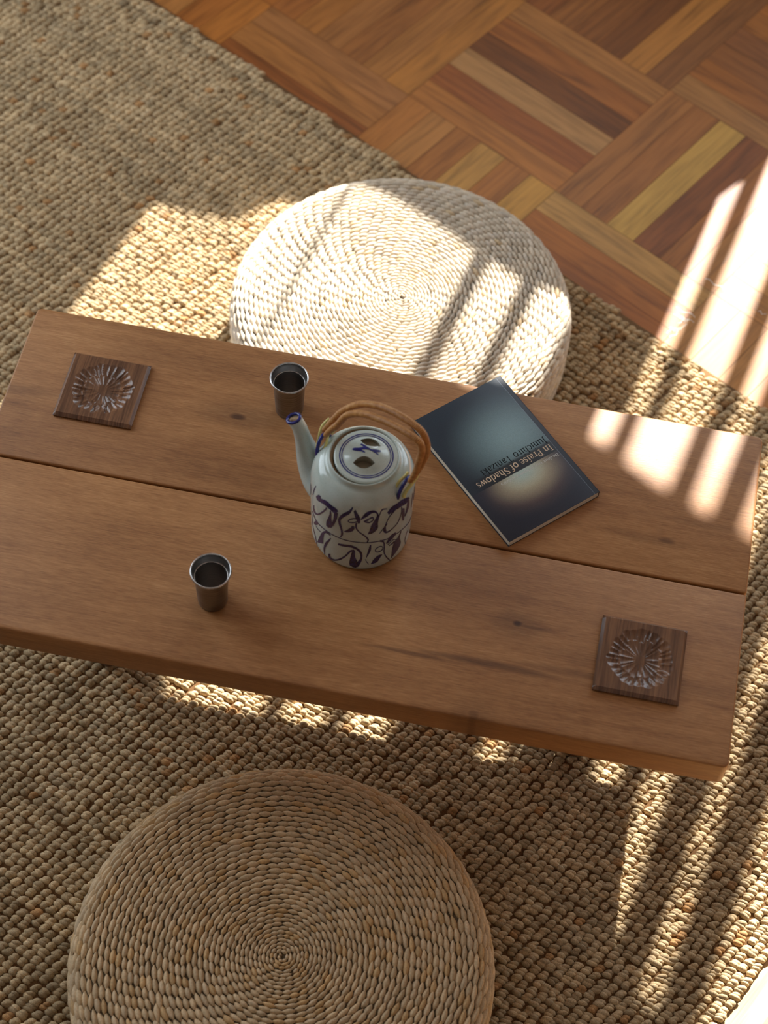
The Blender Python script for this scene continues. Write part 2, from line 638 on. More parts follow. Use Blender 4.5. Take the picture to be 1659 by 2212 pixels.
PL, PR, QN = -2.10, 2.10, -2.70          # side walls and the wall behind the camera
CEIL = 2.60
HQ = lambda q: (WALLQ - q) / SLOPE + RUG  # height on the window wall whose light lands at q on the rug


def wall_boxes(name, boxes):
    """boxes in (p, q, z) room axes"""
    g = Geo()
    for p0, p1, q0, q1, z0, z1 in boxes:
        v = [pq(p, q, z) for z in (z0, z1) for q in (q0, q1) for p in (p0, p1)]
        g.add(v, [(0, 2, 3, 1), (4, 5, 7, 6), (0, 1, 5, 4), (2, 6, 7, 3), (0, 4, 6, 2), (1, 3, 7, 5)])
    return structure(g.build(name, M_plaster, None, False))


TH = 0.10
wall_boxes('wall_back', [(PL - TH, -1.00, WALLQ, WALLQ + TH, 0, CEIL), (-0.30, -0.20, WALLQ, WALLQ + TH, 0, CEIL),
                         (1.30, PR + TH, WALLQ, WALLQ + TH, 0, CEIL),
                         (-1.00, -0.30, WALLQ, WALLQ + TH, 0, 0.95), (-1.00, -0.30, WALLQ, WALLQ + TH, 1.80, CEIL),
                         (-0.20, 1.30, WALLQ, WALLQ + TH, 0, 0.45), (-0.20, 1.30, WALLQ, WALLQ + TH, 2.10, CEIL)])
wall_boxes('wall_left', [(PL - TH, PL, QN, -0.75, 0, CEIL), (PL - TH, PL, 0.65, WALLQ, 0, CEIL),
                         (PL - TH, PL, -0.75, 0.65, 0, 0.30), (PL - TH, PL, -0.75, 0.65, 2.15, CEIL)])
wall_boxes('wall_right', [(PR, PR + TH, QN, WALLQ, 0, CEIL)])
wall_boxes('wall_front', [(PL - TH, PR + TH, QN - TH, QN, 0, CEIL)])
wall_boxes('ceiling', [(PL - TH, PR + TH, QN - TH, WALLQ + TH, CEIL, CEIL + 0.05)])


def panel(name, outline, mat, parent, q0=WALLQ - 0.022, th=0.015, high=False):
    """an added, unseen piece near the window plane that shapes the sun patches; outline in (p, z) at that plane's inner face"""
    qe = q0 + (th if high else 0.0)
    outline = [(p, z - (WALLQ - qe) / SLOPE) for p, z in outline]
    n = len(outline)
    v = [pq(p, q0, z) for p, z in outline] + [pq(p, q0 + th, z) for p, z in outline]
    f = [list(range(n)), list(range(2 * n - 1, n - 1, -1))] + [[i, i + n, (i + 1) % n + n, (i + 1) % n] for i in range(n)]
    g = Geo()
    g.add(v, f)
    return g.build(name, mat, parent, False)


def frame_boxes(g, p0, p1, z0, z1, q0, w=0.03, d=0.04):
    for a, b, c, e in ((p0, p1, z0 - w, z0), (p0, p1, z1, z1 + w), (p0 - w, p0, z0 - w, z1 + w), (p1, p1 + w, z0 - w, z1 + w)):
        v = [pq(p, q, z) for z in (c, e) for q in (q0, q0 + d) for p in (a, b)]
        g.add(v, [(0, 2, 3, 1), (4, 5, 7, 6), (0, 1, 5, 4), (2, 6, 7, 3), (0, 4, 6, 2), (1, 3, 7, 5)])


def build_windows():
    # the window whose light falls on the left of the rug and on the far cushion
    g = Geo(); frame_boxes(g, -1.0, -0.30, 0.95, 1.80, WALLQ + TH)
    w1 = structure(g.build('window_1', M_frame, None, False))
    low = [(-1.01, .265), (-.962, .27), (-.90, .28), (-.84, .289), (-.815, .325), (-.79, .36), (-.70, .34), (-.682, .225),
           (-.657, .213), (-.609, .206), (-.561, .189), (-.50, .167), (-.454, .150), (-.39, .136), (-.345, .138), (-.33, .152), (-.29, .156)]
    panel('sill_sun_blocker', [(p, HQ(q)) for p, q in low] + [(-.29, .93), (-1.01, .93)], M_blocker, w1)  # added unseen piece, its outline traced to shape the patch's far edge
    panel('side_sun_blocker', [(-1.02, .93), (-.961, HQ(.27)), (-.968, HQ(.148)), (-.979, HQ(.0)), (-.990, HQ(-.3)), (-1.0, 1.83), (-1.06, 1.83), (-1.06, .93)], M_blocker, w1, WALLQ - 0.040)  # added out of view, cut to the left boundary of the sun patch
    panel('head_sun_blocker', [(-1.02, HQ(-.26)), (-.62, HQ(-.385)), (-.575, HQ(-.46)), (-.29, HQ(-.46)), (-.29, 1.83), (-1.02, 1.83)], M_blocker, w1, WALLQ - 0.058, high=True)  # unseen, added to stop the sun short of the table top
    panel('edge_sun_blocker', [(-.304, .93), (-.27, .93), (-.27, 1.83), (-.312, 1.83)], M_frame, w1, WALLQ - 0.040)  # added strip that ends the sun patch on its right
    for a, b in ((-.679, -.669), (-.466, -.438), (-.388, -.361)):
        panel('bar_sun_blocker', [(a, .94), (b, .94), (b, 1.83), (a, 1.83)], M_frame, w1, WALLQ + 0.02, 0.012)  # unseen bars added for the dark bands across the far cushion
    # the tall window on the right with added slats that shape its sun stripes
    g = Geo(); frame_boxes(g, -0.20, 1.30, 0.45, 2.10, WALLQ + TH)
    w2 = structure(g.build('window_2', M_frame, None, False))
    for a, b in ((-.168, -.139), (-.083, -.049), (-.027, .014), (.035, .093), (.104, .165), (.50, .54), (.72, .77), (.95, 1.0)):
        panel('slat_sun_blocker', [(a, .70), (b, .70), (b, 2.75), (a, 2.75)], M_frame, w2, WALLQ + 0.42)  # added outside the window, spaced to break the sun into stripes
    panel('edge_sun_blocker', [(-.215, .44), (-.190, .44), (-.190, 2.12), (-.215, 2.12)], M_frame, w2, WALLQ - 0.040)  # added strip that sets the left limit of the sun stripes
    panel('sill_sun_blocker', [(-.22, HQ(.62)), (-.193, HQ(.65)), (-.175, HQ(.69)), (-.155, HQ(.73)), (-.14, HQ(.86)), (-.14, .43), (-.22, .43)], M_blocker, w2, WALLQ - 0.058)  # added, unseen; rounds off the start of the first sun stripe
    panel('slope_sun_blocker', [(-.22, HQ(-.465)), (-.168, HQ(-.482)), (-.10, HQ(-.508)), (-.03, HQ(-.525)), (.03, HQ(-.535)), (.09, HQ(-.59)), (.20, HQ(-.70)),
                            (.32, HQ(-.90)), (.36, HQ(-1.1)), (.36, 2.2), (-.22, 2.2)], M_blocker, w2, WALLQ - 0.076, high=True)  # added, unseen; its slanted edge ends the sun stripes
    g = Geo()
    for a, b, c, e in ((-0.75, 0.65, 0.27, 0.30), (-0.75, 0.65, 2.15, 2.18), (-0.78, -0.75, 0.27, 2.18), (0.65, 0.68, 0.27, 2.18)):
        v = [pq(p, q, z) for z in (c, e) for q in (a, b) for p in (PL - 0.04, PL + 0.012)]
        g.add(v, [(0, 2, 3, 1), (4, 5, 7, 6), (0, 1, 5, 4), (2, 6, 7, 3), (0, 4, 6, 2), (1, 3, 7, 5)])
    structure(g.build('window_3', M_frame, None, False))


build_windows()


# ------------------------------------------------------------------ the rug
def build_rug():
    ue, ve = 0.360, 0.266                # right and back edges in the rug's own axes
    pu, pv = 0.0112, 0.0114
    nu_, nv_ = 188, 138
    I, J, K = np.meshgrid(np.arange(nu_), np.arange(nv_), np.arange(2), indexing='ij')
    I, J, K = I.ravel(), J.ravel(), K.ravel()
    n = len(I)
    row_wob = 0.0012 * np.sin(J * 0.31 + I * 0.05) + 0.0010 * np.sin(I * 0.77 + J * 0.11)
    cu = ue - 0.0062 - I * pu + np.repeat(rng.normal(0, .0009, n // 2), 2) + rng.normal(0, .0003, n) + row_wob
    cv = ve - 0.0062 - J * pv - I * 0.0009 + (K - 0.5) * 0.0040 + np.repeat(rng.normal(0, .0009, n // 2), 2) + 0.0015 * np.sin(I * .2)
    cv += np.floor(I * .0009 / pv) * pv
    ang = UA + math.radians(24) + rng.normal(0, .16, n) + (K - .5) * .25
    la = .0065 * rng.uniform(.82, 1.22, n)
    lb = .0039 * rng.uniform(.85, 1.2, n)
    lh = .0066 * rng.uniform(.72, 1.18, n)
    # unit half-dome
    seg = 8
    ring = [(1.0, 0.0), (0.90, 0.48), (0.55, 0.86)]
    ux = np.concatenate([[r * math.cos(2 * PI * k / seg) for k in range(seg)] for r, _ in ring] + [[0]])
    uy = np.concatenate([[r * math.sin(2 * PI * k / seg) for k in range(seg)] for r, _ in ring] + [[0]])
    uz = np.concatenate([[h] * seg for _, h in ring] + [[1.0]])
    nvv = len(ux)
    X = ux[None] * la[:, None]; Y = uy[None] * lb[:, None]
    Z = 0.0035 + uz[None] * lh[:, None] + rng.uniform(0, .0008, n)[:, None]
    ca, sa = np.cos(ang)[:, None], np.sin(ang)[:, None]
    cx = cu * U[0] + cv * W[0]; cy = cu * U[1] + cv * W[1]
    V = np.stack([cx[:, None] + X * ca - Y * sa, cy[:, None] + X * sa + Y * ca, Z], 2).reshape(-1, 3)
    q = []
    for r in range(2):
        for k in range(seg):
            q.append((r * seg + k, r * seg + (k + 1) % seg, (r + 1) * seg + (k + 1) % seg, (r + 1) * seg + k))
    t = [(2 * seg + k, 2 * seg + (k + 1) % seg, 3 * seg) for k in range(seg)]
    off = (np.arange(n) * nvv)[:, None, None]
    Fq = (np.array(q)[None] + off).reshape(-1, 4)
    Ft = (np.array(t)[None] + off).reshape(-1, 3)
    base = srgb3(193, 168, 130)
    col = base[None] * rng.uniform(.78, 1.16, n)[:, None]
    bump_id = I * 500 + J
    r2 = np.random.default_rng(3).uniform(0, 1, 200 * 500)[bump_id]
    rust = r2 < .022
    col[rust] = col[rust] * np.array([.86, .66, .50])
    grey = (r2 > .72)
    col[grey] = col[grey] * np.array([1.02, 1.04, 1.08])
    # long pale or dark yarns along a row
    yarn = np.random.default_rng(5).normal(0, .06, (200,))[I] + np.random.default_rng(6).normal(0, .085, (200,))[J]
    col *= (1 + yarn)[:, None]
    Cc = np.repeat(col, nvv, axis=0)
    # backing sheet under the loops
    nb = len(V)
    bu0, bv0 = ue - nu_ * pu, ve - nv_ * pv
    corners = [(bu0, bv0), (ue - .002, bv0), (ue - .002, ve - .002), (bu0, ve - .002)]
    bv = [tuple(a * U + b * W) + (z,) for z in (0.0006, .0045) for a, b in corners]
    V = np.vstack([V, np.array(bv)])
    Cc = np.vstack([Cc, np.tile(srgb3(120, 88, 56), (8, 1))])
    Fb = np.array([(4, 5, 6, 7), (0, 3, 2, 1), (0, 1, 5, 4), (1, 2, 6, 5), (2, 3, 7, 6), (3, 0, 4, 7)]) + nb
    o = mesh_obj('jute_rug', V, [np.vstack([Fq, Fb]), Ft], M_jute, None, True, color=Cc)
    tag(o, 'natural jute rug of chunky looped yarn lying on the parquet under the table', 'rug')


build_rug()


# ------------------------------------------------------------------ plaited floor cushions
def make_cushion(seed, pale):
    r_ = np.random.default_rng(seed)
    R, H, E = 0.235, 0.104, 0.026
    flat = R - E
    arc = E * PI / 2
    side = H - 2 * E
    smax = flat + arc + side + arc * 0.75

    def surf(s, phi):
        s = np.asarray(s); r = np.empty_like(s); z = np.empty_like(s); nr = np.empty_like(s); nz = np.empty_like(s)
        m1 = s <= flat
        m2 = (s > flat) & (s <= flat + arc)
        m3 = (s > flat + arc) & (s <= flat + arc + side)
        m4 = s > flat + arc + side
        dome = 0.004
        r[m1] = s[m1]; z[m1] = H - E * 0 - dome * (s[m1] / flat) ** 4; nr[m1] = 0; nz[m1] = 1
        a = (s[m2] - flat) / E
        r[m2] = flat + E * np.sin(a); z[m2] = H - dome - E * (1 - np.cos(a)); nr[m2] = np.sin(a); nz[m2] = np.cos(a)
        r[m3] = R; z[m3] = H - dome - E - (s[m3] - flat - arc); nr[m3] = 1; nz[m3] = 0
        a = (s[m4] - flat - arc - side) / E
        r[m4] = R - E * (1 - np.cos(a)); z[m4] = H - dome - E - side - E * np.sin(a); nr[m4] = np.cos(a); nz[m4] = -np.sin(a)
        c, q = np.cos(phi), np.sin(phi)
        return np.stack([r * c, r * q, z], -1), np.stack([nr * c, nr * q, nz], -1)

    # the leaf of one plait: pointed lens
    A = np.linspace(-1, 1, 9)
    Bc = np.linspace(-1, 1, 5)
    ga, gb = np.meshgrid(A, Bc, indexing='ij')
    wid = np.maximum(1 - np.abs(A) ** 2.1, 0.04)[:, None]
    prof = np.maximum(1 - gb ** 2, 0) ** 0.6 * (wid ** 0.6)
    S, PH, L, Wd, TL = [], [], [], [], []
    s, phi = 0.0030, 0.3
    lim = [(.010, 6), (.022, 11), (.040, 20), (.066, 28), (.105, 38), (.150, 54), (9, 76)]
    while s < smax:
        rr = min(s, R)
        N = next(k for l, k in lim if rr < l)
        w = np.interp(s, [0, .02, .06, .10, .3], [.0040, .0044, .0056, .0064, .0066])
        if s > flat + arc * 0.6:
            N = 62
        dphi = 2 * PI / (N + 0.27)
        l = rr * dphi
        S.append(s + r_.normal(0, .0002)); PH.append(phi + r_.normal(0, .05) * dphi)
        L.append(l * .63 * r_.uniform(.94, 1.10)); Wd.append(w * .565 * r_.uniform(.88, 1.12))
        TL.append(r_.normal(.07, .06))
        phi += dphi
        s += w * dphi / (2 * PI)
    S, PH, L, Wd, TL = map(np.array, (S, PH, L, Wd, TL))
    n = len(S)
    la = ga[None] * L[:, None, None]
    lb = gb[None] * wid[None] * Wd[:, None, None]
    ct, st = np.cos(TL)[:, None, None], np.sin(TL)[:, None, None]
    at, bs = la * ct - lb * st, la * st + lb * ct
    ss = np.clip(S[:, None, None] + bs, 0.0004, smax + .01)
    rr = np.minimum(np.maximum(S, .003), R)[:, None, None]
    ph = PH[:, None, None] + at / rr
    P, Nn = surf(ss, ph)
    bul = (.0044 * np.minimum(Wd / .0034, 1.0))[:, None, None]
    hgt = prof[None] * bul + (ga[None] * .0007) - .0012
    V = P + Nn * hgt[..., None]
    k = 45
    V = V.reshape(n, k, 3)
    fq = []
    for i in range(8):
        for j in range(4):
            fq.append((i * 5 + j, (i + 1) * 5 + j, (i + 1) * 5 + j + 1, i * 5 + j + 1))
    fq = np.array(fq)
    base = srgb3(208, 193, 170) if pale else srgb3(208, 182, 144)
    col = base[None] * r_.uniform(.84, 1.1, n)[:, None]
    pick = r_.uniform(0, 1, n)
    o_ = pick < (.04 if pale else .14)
    col[o_] *= np.array([.96, .86, .70])
    gr = pick > .8
    col[gr] *= np.array([.98, 1.0, 1.05])
    top = S < flat + arc * .55
    res = []
    for sel in (top, ~top):
        vv = V[sel].reshape(-1, 3)
        m = int(sel.sum())
        ff = (fq[None] + (np.arange(m) * k)[:, None, None]).reshape(-1, 4)
        cc = np.repeat(col[sel], k, axis=0)
        res.append([vv, ff, cc])
    # the stuffed body below the plaits goes with the side
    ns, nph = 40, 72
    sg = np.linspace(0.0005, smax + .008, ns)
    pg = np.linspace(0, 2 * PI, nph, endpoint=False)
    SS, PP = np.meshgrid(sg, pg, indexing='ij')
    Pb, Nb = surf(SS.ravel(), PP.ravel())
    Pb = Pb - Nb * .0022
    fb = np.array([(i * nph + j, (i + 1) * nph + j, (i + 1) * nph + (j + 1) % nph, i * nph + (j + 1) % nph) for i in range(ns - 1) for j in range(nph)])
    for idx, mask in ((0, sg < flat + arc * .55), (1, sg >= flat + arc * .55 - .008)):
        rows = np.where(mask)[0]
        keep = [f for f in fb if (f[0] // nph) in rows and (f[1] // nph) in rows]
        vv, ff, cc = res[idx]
        res[idx] = [np.vstack([vv, Pb]), np.vstack([ff, np.array(keep) + len(vv)]), np.vstack([cc, np.tile(base * .22, (len(Pb), 1))])]  # body colour darkened to put shade into the gaps between plaits
    return res


def cushion(x, y, rot, label, seed, pale):
    t = thing('floor_cushion', label, 'cushion', (x, y, RUG - 0.001), rot, 'plaited rush floor cushions')
    (v1, f1, c1), (v2, f2, c2) = make_cushion(seed, pale)
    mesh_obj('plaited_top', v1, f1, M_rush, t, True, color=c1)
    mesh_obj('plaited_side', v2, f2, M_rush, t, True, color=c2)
    return t


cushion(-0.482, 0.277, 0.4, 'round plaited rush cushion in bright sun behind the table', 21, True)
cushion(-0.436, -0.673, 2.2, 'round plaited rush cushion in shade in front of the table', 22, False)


# ------------------------------------------------------------------ the low table
TL_, TD, TT, GAP = 0.893, 0.4417, 0.0403, 0.2216
table = thing('low_table', 'low wooden table of two thick oiled planks on the jute rug', 'table', (0, 0, 0))


def plank(name, y0, y1, outer):
    bm = bevel_box(-TL_, 0, y0, y1, TOP - TT, TOP, 0.0026, 0.007, 3, outer)
    return bm_obj(name, bm, M_table, table)


plank('plank', -GAP + 0.0012, 0, 0)
plank('plank', -TD, -GAP - 0.0012, -TD)
for xx in (-0.745, -0.150):
    bm = bevel_box(xx - .022, xx + .022, -.385, -.06, TOP - TT - .022, TOP - TT + .0005, 0.002)
    bm_obj('batten', bm, M_legwood, table)
    for yy in (-.297, -.110):
        bm = bmesh.new()
        bmesh.ops.create_cone(bm, cap_ends=True, segments=24, radius1=.017, radius2=.021, depth=TOP - TT - .022 - RUG - .0026,
                              matrix=Matrix.Translation((xx, yy, (TOP - TT - .022 + RUG + .0026) / 2)))
        bm_obj('leg', bm, M_legwood, table)


# ------------------------------------------------------------------ carved coasters
def coaster(x, y, rot, label, seed):
    r_ = np.random.default_rng(seed)
    hw, th, ch = .0475, .0068, .0036
    xs = np.concatenate([[-hw], np.linspace(-hw + ch, hw - ch, 131), [hw]])
    X, Y = np.meshgrid(xs, xs, indexing='ij')
    r = np.hypot(X, Y); a = np.arctan2(Y, X) + PI
    Rd = .0375

    def flutes(n, jit):
        e = (np.arange(n) + r_.uniform(-jit, jit, n)) / n
        e = np.sort(e % 1)
        f = a / (2 * PI)
        idx = (np.searchsorted(e, f) - 1) % n
        lo = e[idx]; hi = e[(idx + 1) % n]
        wd = (hi - lo) % 1
        return idx, ((f - lo) % 1) / np.maximum(wd, 1e-6)
    i1, f1 = flutes(27, .34)
    i2, f2 = flutes(17, .30)
    rad = Rd * (0.93 + .10 * r_.uniform(0, 1, 27))[i1] * (1 - .035 * (2 * f1 - 1) ** 2)
    t = np.clip(r / rad, 0, 1)
    bowl = .0042 * (1 - t ** 2.4)
    tin = (.5 + .22 * r_.uniform(0, 1, 27))[i1]
    s1 = np.clip((t - tin) / (1 - tin), 0, 1)
    out_sc = .0016 * (1 - (2 * f1 - 1) ** 2) * np.sin(PI * s1 ** .7) ** .8 * (t < 1)
    tin2 = (.66 + .18 * r_.uniform(0, 1, 17))[i2]
    s2 = np.clip(t / tin2, 0, 1)
    in_sc = .0011 * (1 - (2 * f2 - 1) ** 2) * np.sin(PI * np.clip((s2 - .18) / .82, 0, 1)) ** .9
    Z = th - bowl - out_sc - in_sc
    m = np.maximum(np.abs(X), np.abs(Y))
    Z = np.where(m >= hw - 1e-6, th - .0038, Z)
    n = len(xs)
    V = [(X[i, j], Y[i, j], Z[i, j]) for i in range(n) for j in range(n)]
    F = [(i * n + j, (i + 1) * n + j, (i + 1) * n + j + 1, i * n + j + 1) for i in range(n - 1) for j in range(n - 1)]
    rim = [i * n for i in range(n)] + [(n - 1) * n + j for j in range(1, n)] + [i * n + n - 1 for i in range(n - 2, -1, -1)] + [j for j in range(n - 2, 0, -1)]
    b0 = len(V)
    for k in rim:
        V.append((V[k][0] * .985, V[k][1] * .985, 0))
    L = len(rim)
    for k in range(L):
        F.append((rim[k], b0 + k, b0 + (k + 1) % L, rim[(k + 1) % L])[::-1])
    F.append(tuple(b0 + k for k in range(L))[::-1])
    o = mesh_obj('coaster', V, F, M_walnut, None, True)
    o.data.set_sharp_from_angle(angle=math.radians(32))
    o.location = (x, y, TOP)
    o.rotation_euler = (0, 0, rot)
    tag(o, label, 'coaster', 'carved square coasters on the table')


coaster(-.7812, -.1071, 0, 'dark square carved wooden coaster at the back left corner of the table', 4)
coaster(-.1085, -.333, 0, 'dark square carved wooden coaster at the front right corner of the table', 9)


# ------------------------------------------------------------------ steel cups
def cup(x, y, label):
    t = thing('cup', label, 'cup', (x, y, TOP), 0, 'small steel tea cups')
    g = Geo()
    outer = [(0.0, .0012), (.0140, .0012), (.0150, .0), (.0160, .0006), (.0165, .003), (.0182, .040), (.0189, .050), (.0200, .0535), (.0214, .0570), (.0222, .0600)]
    inner = [(.0214, .0600), (.0207, .0570), (.0195, .0535), (.0186, .0512), (.0181, .0500), (.0174, .040), (.0158, .0045), (.0148, .0028), (.0, .0026)]
    g.lathe(outer + inner, 64)
    g.m = [1 if k >= 64 * 10 else 0 for k in range(len(g.f))]
    g.build('bowl', [M_pewter, M_pewter_in], t, True, 40)
    g = Geo()
    ring = [(.0218 + .0011 * math.cos(a), .0610 + .0017 * math.sin(a)) for a in np.linspace(0, 2 * PI, 13)]
    g.lathe(ring[::-1], 64)
    ring = [(.0182 + .0005 * math.cos(a), .0506 + .0005 * math.sin(a)) for a in np.linspace(0, 2 * PI, 9)]
    g.lathe(ring[::-1], 64)
    n = NT('polished_rim') if 'polished_rim' not in bpy.data.materials else None
    if n:
        n.out(n.ramp(n.noise(n.coords(), 300, 2), [(0.3, (.42, .41, .40, 1)), (0.7, (.62, .61, .60, 1))]), 0.28, metal=1.0)
    rim = g.build('rim', bpy.data.materials['polished_rim'], t)
    rim['label'] = 'bright rolled steel rim'


cup(-.559, -.0835, 'small steel cup standing behind the teapot spout')
cup(-.5847, -.3575, 'small steel cup standing alone on the front plank')


